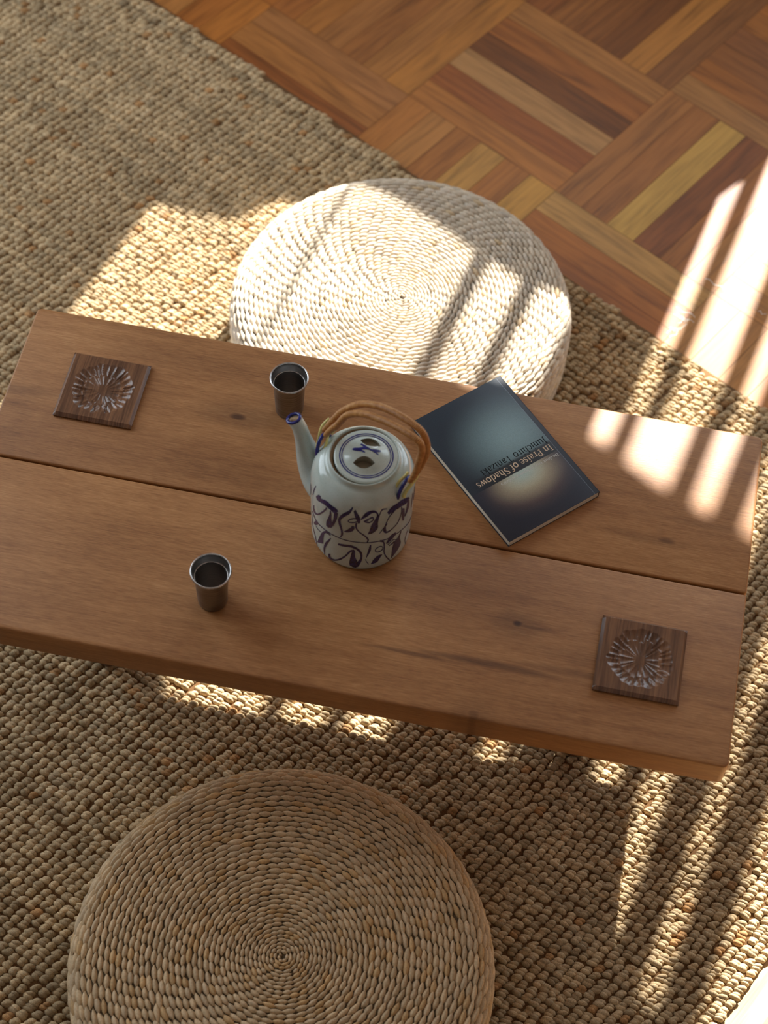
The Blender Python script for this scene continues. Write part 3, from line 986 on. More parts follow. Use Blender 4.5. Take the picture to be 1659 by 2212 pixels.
# ------------------------------------------------------------------ teapot
# brush strokes on the body: per stroke, pairs of (angle * 2000, height * 20000) for its two edges
STROKES = [[-4925,2137,-4777,2288,-4918,2124,-4752,2292,-4911,2109,-4726,2296,-4904,2094,-4702,2300,-4894,2082,-4680,2301,-4882,2074,-4659,2299,-4873,2071,-4643,2288,-4858,2067,-4638,2274,-4832,2064,-4638,2264,-4791,2068,-4636,2257,-4739,2081,-4620,2256,-4676,2103,-4583,2267,-4610,2128,-4528,2286,-4544,2151,-4464,2308,-4481,2170,-4397,2328,-4426,2182,-4333,2340,-4374,2187,-4274,2343,-4318,2189,-4218,2340,-4263,2187,-4165,2334,-4210,2183,-4115,2328,-4159,2179,-4069,2323,-4111,2175,-4025,2321,-4066,2170,-3980,2320,-4025,2165,-3937,2319,-3988,2159,-3896,2316,-3958,2151,-3858,2311,-3934,2143,-3826,2303,-3914,2134,-3799,2294,-3895,2125,-3776,2285,-3875,2114,-3755,2276,-3853,2103,-3734,2268],
    [-4284,2146,-4231,2158,-4295,2126,-4238,2140,-4305,2107,-4243,2123,-4313,2091,-4251,2103,-4324,2072,-4264,2077,-4342,2047,-4283,2045,-4367,2011,-4309,2007,-4398,1967,-4342,1962,-4435,1919,-4379,1912,-4474,1869,-4421,1859,-4516,1819,-4466,1806,-4564,1765,-4515,1750,-4619,1704,-4572,1687,-4676,1642,-4633,1622,-4731,1588,-4698,1558,-4778,1547,-4764,1499,-4815,1519,-4829,1449,-4851,1498,-4894,1407,-4885,1481,-4956,1373,-4919,1469,-5013,1347,-4950,1461,-5066,1330,-4979,1459,-5112,1323,-5008,1464,-5149,1329,-5034,1476,-5178,1343,-5056,1491,-5199,1363,-5074,1507,-5212,1387,-5084,1526,-5215,1418,-5088,1550,-5206,1457,-5087,1579,-5190,1499,-5085,1610,-5174,1541,-5086,1639,-5161,1580],
    [-4091,2120,-4043,2147,-4094,2087,-4038,2119,-4096,2053,-4032,2090,-4098,2020,-4026,2061,-4101,1988,-4021,2030,-4107,1956,-4018,1999,-4115,1925,-4017,1966,-4126,1893,-4019,1933,-4138,1859,-4021,1902,-4152,1822,-4022,1872,-4165,1785,-4020,1844,-4181,1747,-4016,1817,-4198,1709,-4010,1790,-4216,1668,-4003,1765,-4232,1625,-3995,1744,-4243,1582,-3988,1726,-4248,1539,-3979,1709,-4251,1500,-3968,1690,-4250,1466,-3957,1668,-4247,1441,-3949,1642,-4241,1425,-3947,1612,-4230,1417,-3953,1582,-4214,1414,-3966,1554,-4195,1412,-3983,1528,-4176,1408,-4001,1505,-4158,1403,-4017,1481],
    [-3894,2147,-3737,2203,-3897,2101,-3743,2157,-3899,2055,-3748,2111,-3901,2010,-3753,2063,-3904,1968,-3761,2014,-3908,1929,-3771,1965,-3915,1891,-3785,1916,-3925,1851,-3802,1869,-3935,1811,-3820,1824,-3947,1772,-3839,1783,-3958,1735,-3857,1744,-3969,1703,-3874,1707,-3979,1674,-3892,1674,-3991,1645,-3910,1644,-4003,1615,-3927,1615,-4015,1584,-3944,1585],
    [-3186,2521,-3161,2503,-3214,2494,-3177,2469,-3241,2466,-3192,2435,-3267,2440,-3209,2398,-3293,2416,-3232,2360,-3321,2393,-3265,2320,-3356,2369,-3308,2281,-3401,2341,-3357,2246,-3451,2309,-3406,2212,-3504,2272,-3450,2181,-3551,2231,-3484,2150,-3591,2189,-3515,2119,-3626,2145,-3545,2088,-3659,2099,-3569,2058,-3685,2049,-3588,2030,-3704,1997,-3600,2005,-3711,1946,-3607,1977,-3708,1899,-3609,1945,-3698,1857,-3605,1907,-3686,1818,-3599,1868,-3674,1780,-3592,1830,-3660,1743,-3582,1795,-3642,1708,-3570,1760,-3624,1674,-3555,1724,-3609,1641,-3540,1687,-3596,1607,-3527,1648,-3587,1569,-3517,1608,-3579,1529,-3506,1566,-3574,1489,-3497,1524,-3571,1453,-3493,1481,-3572,1423,-3495,1438,-3575,1400,-3507,1397,-3581,1377,-3527,1361,-3592,1350,-3549,1332,-3606,1321,-3570,1307,-3619,1290,-3589,1281],
    [-3130,2411,-3071,2459,-3117,2382,-3049,2437,-3104,2352,-3027,2414,-3090,2323,-3005,2392,-3077,2294,-2983,2368,-3062,2265,-2962,2345,-3045,2235,-2942,2322,-3027,2207,-2920,2298,-3011,2182,-2897,2271,-2997,2159,-2876,2239,-2986,2140,-2860,2201,-2976,2122,-2852,2162,-2965,2100,-2851,2124,-2953,2074,-2855,2090,-2941,2044,-2860,2058,-2929,2014,-2864,2027],
    [-2958,2156,-2926,2135,-2966,2142,-2933,2123,-2973,2129,-2939,2111,-2979,2117,-2948,2096,-2986,2108,-2960,2080,-2997,2099,-2977,2065,-3014,2088,-2999,2052,-3037,2077,-3024,2040,-3062,2066,-3052,2028,-3089,2055,-3080,2017,-3114,2047,-3108,2008,-3140,2041,-3137,2001,-3167,2036,-3166,1995,-3194,2032,-3196,1991,-3219,2029,-3223,1988,-3239,2029,-3248,1988,-3254,2031,-3269,1991,-3268,2035,-3288,1996,-3278,2041,-3304,2005,-3284,2046,-3317,2016,-3285,2048,-3324,2034,-3284,2051,-3322,2054,-3281,2059,-3314,2074,-3273,2071,-3302,2092,-3262,2083,-3286,2110,-3248,2095,-3268,2127,-3230,2108,-3246,2142,-3207,2121,-3220,2157,-3181,2134,-3192,2171,-3155,2145,-3163,2183,-3129,2154,-3135,2193,-3104,2160,-3107,2200,-3077,2165,-3077,2205,-3050,2167,-3048,2208,-3026,2168,-3021,2208,-3007,2166,-2997,2206,-2994,2162,-2977,2200,-2985,2157,-2961,2190,-2976,2149,-2949,2180,-2966,2139,-2940,2170,-2954,2129,-2930,2162],
    [-3453,1565,-3457,1588,-3422,1571,-3428,1610,-3390,1575,-3399,1631,-3358,1580,-3371,1651,-3324,1587,-3346,1671,-3290,1598,-3322,1691,-3255,1611,-3298,1713,-3220,1627,-3273,1736,-3185,1644,-3249,1759,-3153,1664,-3228,1780,-3125,1687,-3211,1796,-3101,1713,-3195,1810,-3081,1742,-3178,1823,-3066,1773,-3163,1834,-3056,1805,-3153,1838,-3055,1847,-3149,1825,-3080,1883,-3134,1808,-3107,1888,-3133,1813,-3130,1886,-3145,1821,-3149,1881,-3163,1829,-3167,1878,-3179,1838],
    [-3035,2030,-2963,2035,-3033,1990,-2965,1993,-3034,1948,-2969,1951,-3033,1905,-2972,1911,-3028,1860,-2971,1875,-3016,1818,-2964,1842,-2995,1779,-2950,1811,-2968,1744,-2929,1778,-2938,1711,-2904,1747,-2906,1679,-2875,1715,-2871,1648,-2843,1685,-2833,1618,-2808,1657,-2790,1589,-2767,1630,-2747,1561,-2724,1603,-2706,1532,-2680,1574,-2671,1503,-2641,1544,-2639,1472,-2606,1512,-2609,1440,-2572,1480,-2583,1409,-2540,1447,-2563,1381,-2514,1413,-2551,1359,-2494,1377,-2547,1344,-2486,1339,-2547,1329,-2492,1306,-2553,1309,-2503,1281,-2560,1285,-2514,1261,-2565,1260,-2522,1240],
    [-2815,2163,-2840,2195,-2774,2188,-2809,2232,-2732,2212,-2779,2271,-2691,2235,-2748,2310,-2652,2255,-2713,2346,-2614,2274,-2673,2376,-2575,2295,-2629,2399,-2535,2318,-2581,2417,-2494,2339,-2532,2429,-2455,2356,-2484,2437,-2418,2367,-2440,2441,-2384,2371,-2398,2442,-2350,2372,-2358,2440,-2318,2368,-2319,2433,-2292,2361,-2283,2421,-2271,2351,-2250,2404,-2254,2338,-2221,2383,-2240,2325,-2196,2356,-2231,2309,-2175,2323,-2226,2290,-2161,2285,-2228,2266,-2153,2241,-2240,2233,-2153,2189,-2263,2191,-2159,2130,-2293,2145,-2168,2069,-2322,2097,-2177,2011,-2348,2052,-2182,1963,-2368,2012,-2180,1925,-2385,1979,-2174,1888,-2400,1953,-2171,1849,-2411,1935,-2174,1805,-2421,1916,-2188,1761,-2431,1888,-2213,1723,-2442,1853,-2244,1690,-2453,1816,-2280,1662,-2464,1779,-2316,1638,-2475,1746,-2353,1617,-2485,1718,-2390,1601,-2497,1690,-2426,1592,-2511,1663,-2461,1587,-2528,1634,-2494,1584,-2544,1604,-2526,1579],
    [-2722,2097,-2734,2123,-2687,2112,-2700,2141,-2651,2127,-2665,2159,-2615,2142,-2631,2175,-2580,2155,-2596,2191,-2546,2167,-2563,2205,-2509,2180,-2528,2220,-2471,2194,-2491,2235,-2436,2205,-2454,2249,-2408,2211,-2420,2257,-2394,2211,-2388,2255,-2394,2210,-2360,2232,-2389,2199,-2347,2201,-2387,2181,-2345,2170,-2389,2160,-2350,2141,-2396,2144,-2363,2116,-2412,2129,-2383,2095,-2436,2113,-2410,2074,-2466,2098,-2443,2056,-2497,2086,-2478,2041,-2525,2079,-2514,2033,-2557,2078,-2555,2034,-2598,2081,-2600,2041,-2637,2087,-2642,2052,-2667,2093,-2676,2064,-2673,2092,-2699,2082,-2671,2083,-2685,2108,-2649,2092,-2659,2118,-2615,2102,-2624,2129,-2578,2111,-2588,2139,-2546,2120,-2556,2148],
    [-1812,2397,-1804,2366,-1853,2406,-1846,2374,-1896,2416,-1888,2383,-1938,2425,-1929,2390,-1979,2428,-1964,2392,-2015,2423,-1994,2388,-2045,2408,-2019,2376,-2069,2387,-2041,2358,-2089,2361,-2061,2335,-2108,2333,-2079,2308,-2128,2306,-2097,2279,-2150,2277,-2114,2248,-2171,2246,-2129,2214,-2192,2214,-2142,2178,-2213,2181,-2156,2140,-2234,2149,-2170,2103],
    [-1157,2170,-1105,2137,-1152,2120,-1100,2088,-1145,2070,-1092,2038,-1139,2022,-1086,1987,-1138,1973,-1085,1935,-1147,1923,-1095,1882,-1167,1867,-1116,1825,-1194,1805,-1144,1763,-1227,1744,-1179,1702,-1265,1688,-1219,1646,-1307,1643,-1263,1600,-1354,1608,-1315,1565,-1409,1580,-1373,1539,-1466,1557,-1433,1517,-1521,1538,-1491,1498,-1573,1522,-1542,1481,-1620,1511,-1589,1466,-1667,1505,-1635,1454,-1710,1503,-1679,1445,-1748,1506,-1719,1441,-1778,1513,-1757,1441,-1797,1525,-1795,1448,-1806,1537,-1836,1464,-1805,1544,-1878,1496,-1803,1550,-1911,1539,-1807,1564,-1929,1585,-1816,1592,-1933,1631,-1827,1634,-1927,1677,-1835,1684,-1913,1724,-1839,1738,-1896,1772,-1834,1792,-1877,1820,-1820,1846,-1856,1872,-1798,1903,-1833,1929,-1771,1959,-1805,1987,-1739,2011,-1774,2042,-1704,2056,-1738,2090,-1662,2093,-1696,2129,-1614,2123,-1648,2162,-1561,2147,-1596,2190,-1506,2170,-1543,2215,-1450,2193,-1490,2240],
    [-1746,2175,-1813,2267,-1700,2185,-1775,2289,-1654,2195,-1738,2310,-1607,2204,-1699,2331,-1560,2210,-1657,2350,-1512,2215,-1610,2364,-1462,2216,-1559,2373,-1407,2214,-1504,2376,-1349,2210,-1448,2375,-1288,2205,-1393,2374,-1224,2198,-1337,2373,-1156,2189,-1279,2373,-1084,2175,-1219,2373,-1009,2159,-1159,2371,-933,2144,-1097,2367,-862,2132,-1037,2358,-801,2128,-977,2346,-750,2132,-915,2329,-705,2141,-850,2308,-662,2149,-779,2284,-612,2152,-702,2254],
    [-1063,2070,-959,1998,-1069,2021,-949,1938,-1075,1973,-937,1877,-1081,1924,-926,1816,-1085,1874,-916,1757,-1083,1821,-910,1703,-1075,1767,-907,1654,-1062,1711,-908,1608,-1046,1654,-910,1563,-1029,1597,-913,1519,-1014,1540,-915,1473],
    [-781,2210,-620,2087,-782,2154,-617,2028,-782,2099,-609,1967,-782,2044,-603,1905,-785,1990,-605,1846,-793,1936,-621,1793,-807,1880,-653,1747,-827,1822,-696,1707,-850,1763,-743,1669,-873,1702,-790,1629,-895,1641,-832,1586],
    [-1792,1849,-1768,1823,-1825,1820,-1800,1794,-1856,1792,-1831,1765,-1888,1762,-1863,1735,-1920,1732,-1894,1705,-1951,1702,-1925,1675,-1981,1670,-1956,1644,-2011,1638,-1987,1613,-2042,1606,-2018,1581,-2071,1573,-2048,1549,-2101,1539,-2079,1517],
    [-5378,1157,-5290,1241,-5236,1168,-5163,1238,-5125,1149,-5060,1212,-5017,1128,-4960,1186,-4895,1123,-4848,1177,-4759,1136,-4719,1186,-4619,1154,-4585,1201,-4483,1171,-4454,1216,-4359,1183,-4332,1226,-4246,1189,-4222,1231,-4139,1195,-4118,1235,-4031,1202,-4013,1241,-3914,1210,-3898,1247,-3787,1216,-3773,1252,-3654,1219,-3642,1254,-3518,1220,-3508,1254,-3380,1221,-3373,1255,-3239,1224,-3234,1258,-3093,1226,-3089,1259,-2947,1225,-2945,1258,-2809,1222,-2808,1255,-2680,1217,-2680,1250,-2555,1211,-2558,1245,-2430,1206,-2435,1240,-2298,1202,-2305,1236,-2153,1194,-2161,1229,-1997,1182,-2007,1218,-1839,1167,-1851,1204,-1687,1153,-1703,1191,-1545,1145,-1566,1184,-1410,1141,-1434,1181,-1277,1138,-1303,1179,-1141,1130,-1170,1172,-996,1113,-1029,1158,-842,1089,-880,1137,-683,1057,-728,1110,-524,1019,-580,1080,-380,988,-451,1060,-251,967,-340,1052,-108,930,-225,1039,211,736,-44,969],
    [-5131,910,-4972,1098,-5127,895,-4932,1124,-5128,875,-4893,1150,-5118,861,-4860,1173,-5091,860,-4839,1190,-5041,881,-4828,1196,-4981,919,-4819,1194,-4923,964,-4804,1189,-4871,1010,-4784,1184,-4823,1052,-4760,1180,-4780,1090,-4737,1177],
    [-4025,1154,-4043,1126,-4066,1167,-4092,1125,-4108,1182,-4145,1126,-4152,1195,-4196,1123,-4199,1200,-4242,1115,-4251,1192,-4277,1101,-4307,1164,-4300,1084,-4363,1122,-4321,1064,-4414,1072,-4342,1040,-4460,1017,-4364,1009,-4505,957,-4382,976,-4548,890,-4396,940,-4586,819,-4408,896,-4620,747,-4419,845,-4652,678,-4428,793,-4683,613,-4436,742,-4713,549,-4442,699,-4741,487,-4445,659,-4767,427,-4446,618,-4793,369,-4448,576,-4821,309,-4451,532],
    [-4046,1031,-4014,1024,-4096,963,-4052,955,-4150,893,-4091,884,-4204,820,-4130,813,-4256,746,-4166,746,-4301,672,-4198,684,-4336,604,-4226,627,-4363,540,-4254,572,-4383,480,-4279,519,-4397,423,-4300,466,-4406,366,-4317,414,-4408,313,-4327,363,-4403,264,-4331,313,-4393,218,-4332,262,-4382,173,-4331,210,-4374,128,-4333,157],
    [-3701,909,-3688,986,-3647,919,-3633,999,-3594,927,-3580,1011,-3541,934,-3527,1022,-3487,940,-3474,1032,-3431,948,-3421,1041,-3372,957,-3365,1051,-3311,968,-3306,1061,-3252,977,-3245,1070,-3197,982,-3185,1075,-3146,981,-3127,1073,-3098,975,-3073,1064,-3051,964,-3022,1050,-3006,949,-2973,1031,-2965,931,-2927,1008,-2928,909,-2884,981,-2894,883,-2845,950,-2862,853,-2807,914,-2833,821,-2774,875,-2810,787,-2744,832,-2793,754,-2721,787,-2782,720,-2706,739,-2774,683,-2698,689,-2772,643,-2696,640,-2774,603,-2698,592,-2780,566,-2702,546,-2791,532,-2710,500,-2808,499,-2722,454,-2829,467,-2737,410,-2852,435,-2753,369,-2875,404,-2770,330,-2896,378,-2788,292,-2918,354,-2808,256,-2943,329,-2827,223,-2969,303,-2846,193,-2994,275,-2864,161],
    [-3100,866,-2999,866,-3112,809,-2998,809,-3124,751,-2998,751,-3136,692,-2997,694,-3147,633,-2994,642,-3157,575,-2986,597,-3167,518,-2973,558,-3176,463,-2954,522,-3184,413,-2933,487,-3190,368,-2914,451,-3192,326,-2899,414,-3188,285,-2890,380,-3181,246,-2883,346,-3172,213,-2878,309,-3162,190,-2876,271,-3152,178,-2878,230,-3140,179,-2889,190,-3124,184,-2908,156,-3108,180,-2931,136,-3094,163,-2951,131,-3081,144,-2970,125],
    [-4145,299,-4044,358,-4144,266,-4043,322,-4147,229,-4044,284,-4148,188,-4045,252,-4140,150,-4042,231,-4116,122,-4033,217,-4079,109,-4013,207,-4035,105,-3984,198,-3985,108,-3948,195,-3931,118,-3908,198,-3874,137,-3866,209,-3815,165,-3819,230,-3753,199,-3764,261,-3690,239,-3706,297,-3628,280,-3650,337,-3571,323,-3598,376,-3517,368,-3550,417,-3466,417,-3502,462,-3417,467,-3456,510,-3372,517,-3412,558,-3329,565,-3372,604,-3289,614,-3337,650,-3253,665,-3306,699,-3220,712,-3275,750,-3190,752,-3243,798,-3163,782,-3206,839,-3137,802,-3167,868,-3110,818,-3128,886,-3080,830,-3093,897,-3048,843,-3061,905,-3015,857,-3029,915],
    [-2427,1128,-2381,1113,-2438,1082,-2381,1064,-2449,1036,-2379,1015,-2459,992,-2378,964,-2471,946,-2382,911,-2482,897,-2394,855,-2496,842,-2415,798,-2511,780,-2443,742,-2527,715,-2475,684,-2544,647,-2508,627,-2560,581,-2539,569],
    [-2585,518,-2564,525,-2577,496,-2555,503,-2569,474,-2547,481,-2561,451,-2538,460,-2550,427,-2528,438,-2536,403,-2516,416,-2519,378,-2500,393,-2499,353,-2482,369,-2477,328,-2462,343,-2456,303,-2441,317,-2435,278,-2420,290],
    [-2333,272,-2348,295,-2288,280,-2322,333,-2240,286,-2295,371,-2192,291,-2270,408,-2146,301,-2245,442,-2103,318,-2222,470,-2066,345,-2199,495,-2038,378,-2172,520,-2016,412,-2142,545,-1999,443,-2108,568,-1982,468,-2073,586,-1965,488,-2037,596,-1948,507,-2002,599,-1929,526,-1969,596,-1909,544,-1936,592,-1889,562,-1904,589],
    [-1911,896,-1872,880,-1911,878,-1872,864,-1909,860,-1871,846,-1908,845,-1870,827,-1910,832,-1872,807,-1915,821,-1881,789,-1926,809,-1895,775,-1942,797,-1913,761,-1960,787,-1935,749,-1981,778,-1957,740,-2001,771,-1981,733,-2022,767,-2006,728,-2046,766,-2033,727,-2071,766,-2060,727,-2094,768,-2087,729,-2114,772,-2111,734,-2130,778,-2134,743,-2147,786,-2156,754,-2160,796,-2176,768,-2171,806,-2194,784,-2177,814,-2207,804,-2180,823,-2215,825,-2181,836,-2217,846,-2180,851,-2216,867,-2176,866,-2210,888,-2170,879,-2201,906,-2159,892,-2188,923,-2144,906,-2171,939,-2126,918,-2151,953,-2107,929,-2129,965,-2087,936,-2106,973,-2066,940,-2082,979,-2042,942,-2056,981,-2017,942,-2028,981,-1994,939,-2001,977,-1974,934,-1976,971,-1959,927,-1952,960,-1946,918,-1932,945,-1932,905,-1914,929,-1916,890,-1899,915,-1900,875,-1884,901],
    [-2051,1178,-2038,1244,-2015,1160,-2006,1225,-1978,1143,-1970,1207,-1945,1127,-1930,1185,-1920,1111,-1890,1154,-1904,1093,-1855,1111,-1889,1065,-1833,1062,-1877,1026,-1822,1012,-1868,979,-1816,962,-1860,929,-1813,913,-1853,880,-1808,863,-1849,833,-1805,814,-1849,784,-1805,763,-1849,733,-1805,714,-1845,679,-1801,665,-1833,623,-1790,616,-1813,567,-1770,566,-1787,510,-1745,513,-1756,452,-1714,459,-1720,392,-1679,403,-1678,330,-1640,345,-1630,266,-1594,285,-1575,200,-1542,220,-1515,131,-1483,151,-1453,61,-1422,79,-1391,-10,-1360,4],
    [-1349,1264,-1288,1187,-1400,1263,-1322,1164,-1450,1264,-1354,1141,-1500,1261,-1386,1117,-1548,1251,-1419,1094,-1592,1230,-1458,1072,-1632,1196,-1505,1052,-1668,1153,-1557,1031,-1701,1105,-1613,1008,-1733,1054,-1669,984,-1766,1006,-1722,958],
    [-1033,1111,-995,1078,-1062,1077,-1010,1031,-1091,1041,-1026,983,-1120,1004,-1041,936,-1149,971,-1052,888,-1178,942,-1054,839,-1209,923,-1042,789,-1241,910,-1017,738,-1272,903,-990,683,-1300,894,-971,625,-1324,875,-969,572,-1346,842,-986,525,-1368,800,-1013,484,-1388,748,-1048,445,-1405,690,-1089,409,-1420,626,-1134,374,-1430,554,-1185,340,-1436,474,-1242,306,-1439,390,-1302,271,-1443,304,-1362,234,-1447,219,-1417,194],
    [-1661,888,-1684,917,-1614,909,-1639,941,-1564,932,-1591,966,-1514,952,-1543,989,-1468,966,-1497,1006,-1428,973,-1455,1015,-1398,972,-1418,1013,-1376,965,-1386,1002,-1356,955,-1359,986,-1332,941,-1336,972,-1305,928,-1312,959],
    [-1605,807,-1627,842,-1565,811,-1590,851,-1522,814,-1550,858,-1479,816,-1510,865,-1440,819,-1475,871,-1408,824,-1448,876,-1387,833,-1430,882,-1376,846,-1419,888,-1371,860,-1411,895,-1369,873,-1403,904,-1364,885,-1393,912],
    [-502,747,-444,695,-540,696,-482,643,-582,644,-522,590,-619,589,-559,535,-646,532,-584,478,-656,472,-594,421,-645,410,-584,364,-617,345,-559,306,-577,279,-523,245,-534,214,-480,178,-495,148,-440,110],
    [-321,2131,-243,2065,-337,2087,-255,2018,-354,2043,-269,1971,-370,1998,-282,1924,-382,1950,-292,1875,-387,1896,-297,1821,-385,1836,-295,1762,-376,1771,-288,1699,-363,1702,-279,1633,-349,1632,-268,1566,-336,1564,-259,1500],
    [-79,2190,211,1944,-82,2136,211,1887,-85,2080,211,1829,-88,2025,211,1771,-92,1972,211,1713,-100,1923,211,1656,-111,1879,211,1601,-124,1838,211,1548,-138,1798,212,1495,-152,1758,119,1523,-165,1717,35,1543],
    [-5872,1842,-5742,1956,-5872,1802,-5668,1980,-5872,1763,-5608,1993,-5872,1725,-5561,1994,-5873,1685,-5530,1979,-5873,1642,-5517,1945,-5873,1594,-5525,1889,-5873,1543,-5551,1815,-5872,1490,-5591,1729,-5872,1435,-5640,1633,-5872,1382,-5693,1534],
    [-5127,2353,-5070,2396,-5138,2311,-5076,2358,-5148,2269,-5082,2319,-5158,2227,-5088,2280,-5169,2184,-5095,2240,-5183,2140,-5107,2196,-5199,2093,-5123,2149,-5217,2044,-5142,2099,-5237,1993,-5164,2047,-5258,1941,-5187,1994,-5280,1888,-5210,1941],
    [-5493,973,-5400,1054,-5450,895,-5363,972,-5415,809,-5331,883,-5380,723,-5299,794,-5340,643,-5263,712,-5292,575,-5219,641,-5232,521,-5163,585,-5164,477,-5099,537,-5099,433,-5037,491,-5042,387,-4983,442,-5000,334,-4942,386,-4971,277,-4916,325,-4951,219,-4899,264,-4935,161,-4887,202,-4921,102,-4876,141,-4905,43,-4863,79],
    [-5871,311,-5873,306,-5870,274,-5872,270,-5870,237,-5872,234,-5870,201,-5872,197,-5870,164,-5872,161,-5870,127,-5872,124],
    [-4955,883,-4919,924,-4916,884,-4879,924,-4878,882,-4841,922,-4841,879,-4805,920,-4804,878,-4769,918,-4767,880,-4735,919,-4729,886,-4701,924,-4691,895,-4667,931,-4655,906,-4633,940,-4620,916,-4600,948,-4586,924,-4567,955]]


def build_teapot():
    cx, cy = -0.443, -0.2305
    t = thing('teapot', 'grey-green glazed teapot with dark brushwork and cane handle in the table centre', 'teapot', (cx, cy, TOP))
    sh = [(.0397 + .0180 * math.cos(a), .1030 + .0358 * math.sin(a)) for a in np.linspace(0.12, 1.50, 14)]
    prof = [(0, .0035), (.046, .0035), (.0485, .0), (.0525, .0), (.0548, .0018), (.0560, .006), (.0565, .015), (.0569, .04), (.0574, .070), (.0577, .092)]
    n_out = len(prof) + len(sh)
    prof = prof + sh + [(.0396, .1402), (.0394, .1450), (.0390, .1466), (.0382, .1472), (.0374, .1466), (.0369, .1450), (.0366, .1425), (.0340, .1420), (.0330, .139),
                        (.0440, .128), (.0525, .112), (.0535, .08), (.0530, .02), (.0500, .008), (0, .008)]
    ms = [0] * (len(prof) - 1)
    for j in range(n_out + 5, len(ms)):
        ms[j] = 2
    g = Geo()
    g.lathe(prof, 96, 0, ms=ms)
    outer = [(z, r) for r, z in prof[3:n_out]]
    zs, rs = [a for a, b in outer], [b for a, b in outer]

    def rad_at(z):
        return float(np.interp(z, zs, rs))
    for turn in (0.0, PI * 1.02):
        for row in STROKES:
            q = np.array(row, float).reshape(-1, 4)
            v = []
            for a1, z1, a2, z2 in q:
                ac, zc = (a1 + a2) / 2, (z1 + z2) / 2
                a1, z1, a2, z2 = ac + (a1 - ac) * 1.1, zc + (z1 - zc) * 1.1, ac + (a2 - ac) * 1.1, zc + (z2 - zc) * 1.1
                for a, z in ((a1 / 2000, z1 / 20000), ((a1 + a2) / 4000, (z1 + z2) / 40000), (a2 / 2000, z2 / 20000)):
                    z = max(z, .003)
                    r = rad_at(z) + .00022
                    v.append((r * math.cos(a + turn), r * math.sin(a + turn), z))
            f = []
            for i in range(len(q) - 1):
                for j in range(2):
                    f.append((i * 3 + j, i * 3 + j + 1, i * 3 + j + 4, i * 3 + j + 3))
            g.add(v, f, 1)
    g.build('body', [M_glaze, M_brush, M_clay], t)

    AX = math.radians(-20.5)
    ux, uy = math.cos(AX), math.sin(AX)

    def P(rho, z, off=0.0):
        return (rho * ux - off * uy, rho * uy + off * ux, z)

    # spout: outer skin, blue lip, bore
    path = spline([(-.036, .062, .033), (-.0530, .0700, .0262), (-.0645, .0820, .0190), (-.0722, .0980, .0135), (-.0776, .1166, .0098), (-.0830, .1352, .0084), (-.0905, .1465, .0084)], 6)
    pts = [P(a, z) for a, z, r in path]
    rad = [r for a, z, r in path]
    tip_n = P(-.40, .92)
    g = Geo()
    g.tube(pts, rad, 32, 0, caps=False, end_normals=(None, tip_n))
    tip = Vector(pts[-1]); tn = Vector(tip_n).normalized()
    lip = []
    e1 = (Vector((0, 0, 1)) - tn * tn.z).normalized()
    e2 = tn.cross(e1)
    for k in range(32):
        a = 2 * PI * k / 32
        lip.append(tip + (e1 * math.cos(a) + e2 * math.sin(a)) * .0074)
    bore = [P(-.0900, .1462), P(-.0872, .1425), P(-.0830, .1352), P(-.0790, .122)]
    g.tube(bore, [.0058, .0056, .0054, .005], 24, 2, caps=True, end_normals=(tip_n, None))
    spout = g.build('spout', [M_glaze, M_cobalt, M_clay], t)
    g = Geo()
    g.tube([tuple(p) for p in lip], .00175, 10, 0, closed=True)
    lipo = g.build('spout_lip', M_cobalt, spout)
    lipo['label'] = 'blue painted lip of the spout'

    # blue lugs: small straps arched along the shoulder, one over the spout, one opposite
    def TP(side, t, rho, z):
        a = AX if side > 0 else AX + PI
        er = Vector((math.cos(a), math.sin(a), 0)); et = Vector((-math.sin(a), math.cos(a), 0)) * side
        return tuple(er * rho + et * t + Vector((0, 0, z)))
    lugs = {}
    for side in (-1, 1):
        g = Geo()
        sp = spline([TP(side, t, rho, z) for t, rho, z in ((-.0135, .0515, .1230), (-.0120, .0522, .1320), (-.0070, .0530, .1400), (0, .0532, .1430), (.0070, .0530, .1400), (.0120, .0522, .1320), (.0135, .0515, .1230))], 5)
        g.tube(sp, .0021, 10, 0)
        lo = g.build('lug', M_cobalt, t)
        lo['label'] = 'blue painted handle lug'
        lugs[side] = lo

    # bail handle: two wrapped cane strands
    s1 = [(-.0505, .1500), (-.0526, .1510), (-.0417, .1779), (-.0310, .2001), (-.0123, .2250), (.0078, .2370), (.0280, .2404), (.0484, .2382), (.0622, .2329), (.0690, .2217), (.0719, .2083), (.0702, .1927), (.0660, .1728), (.0600, .1500)]
    s2 = [(-.0480, .1500), (-.0440, .1600), (-.0383, .1720), (-.0315, .1854), (-.0196, .2125), (-.0009, .2296), (.0220, .2361), (.0422, .2376), (.0598, .2353), (.0682, .2299), (.0705, .2156), (.0678, .1931), (.0645, .1696), (.0590, .1480)]
    h = None
    for pts, sg in ((s1[1:], 1), (s2, -1)):
        n = len(pts)
        offs = [sg * .0062 * min(1, .30 + 1.9 * min(k, n - 1 - k) / (n - 1)) for k in range(n)]
        sp = spline([P(a, z, o) for (a, z), o in zip(pts, offs)], 8)
        m = len(sp)
        r = [.0039 * (0.80 + .20 * min(1, 6 * min(k, m - 1 - k) / m)) for k in range(m)]
        g = Geo()
        g.tube(sp, r, 14)
        g.build('handle_strand', M_cane, t)
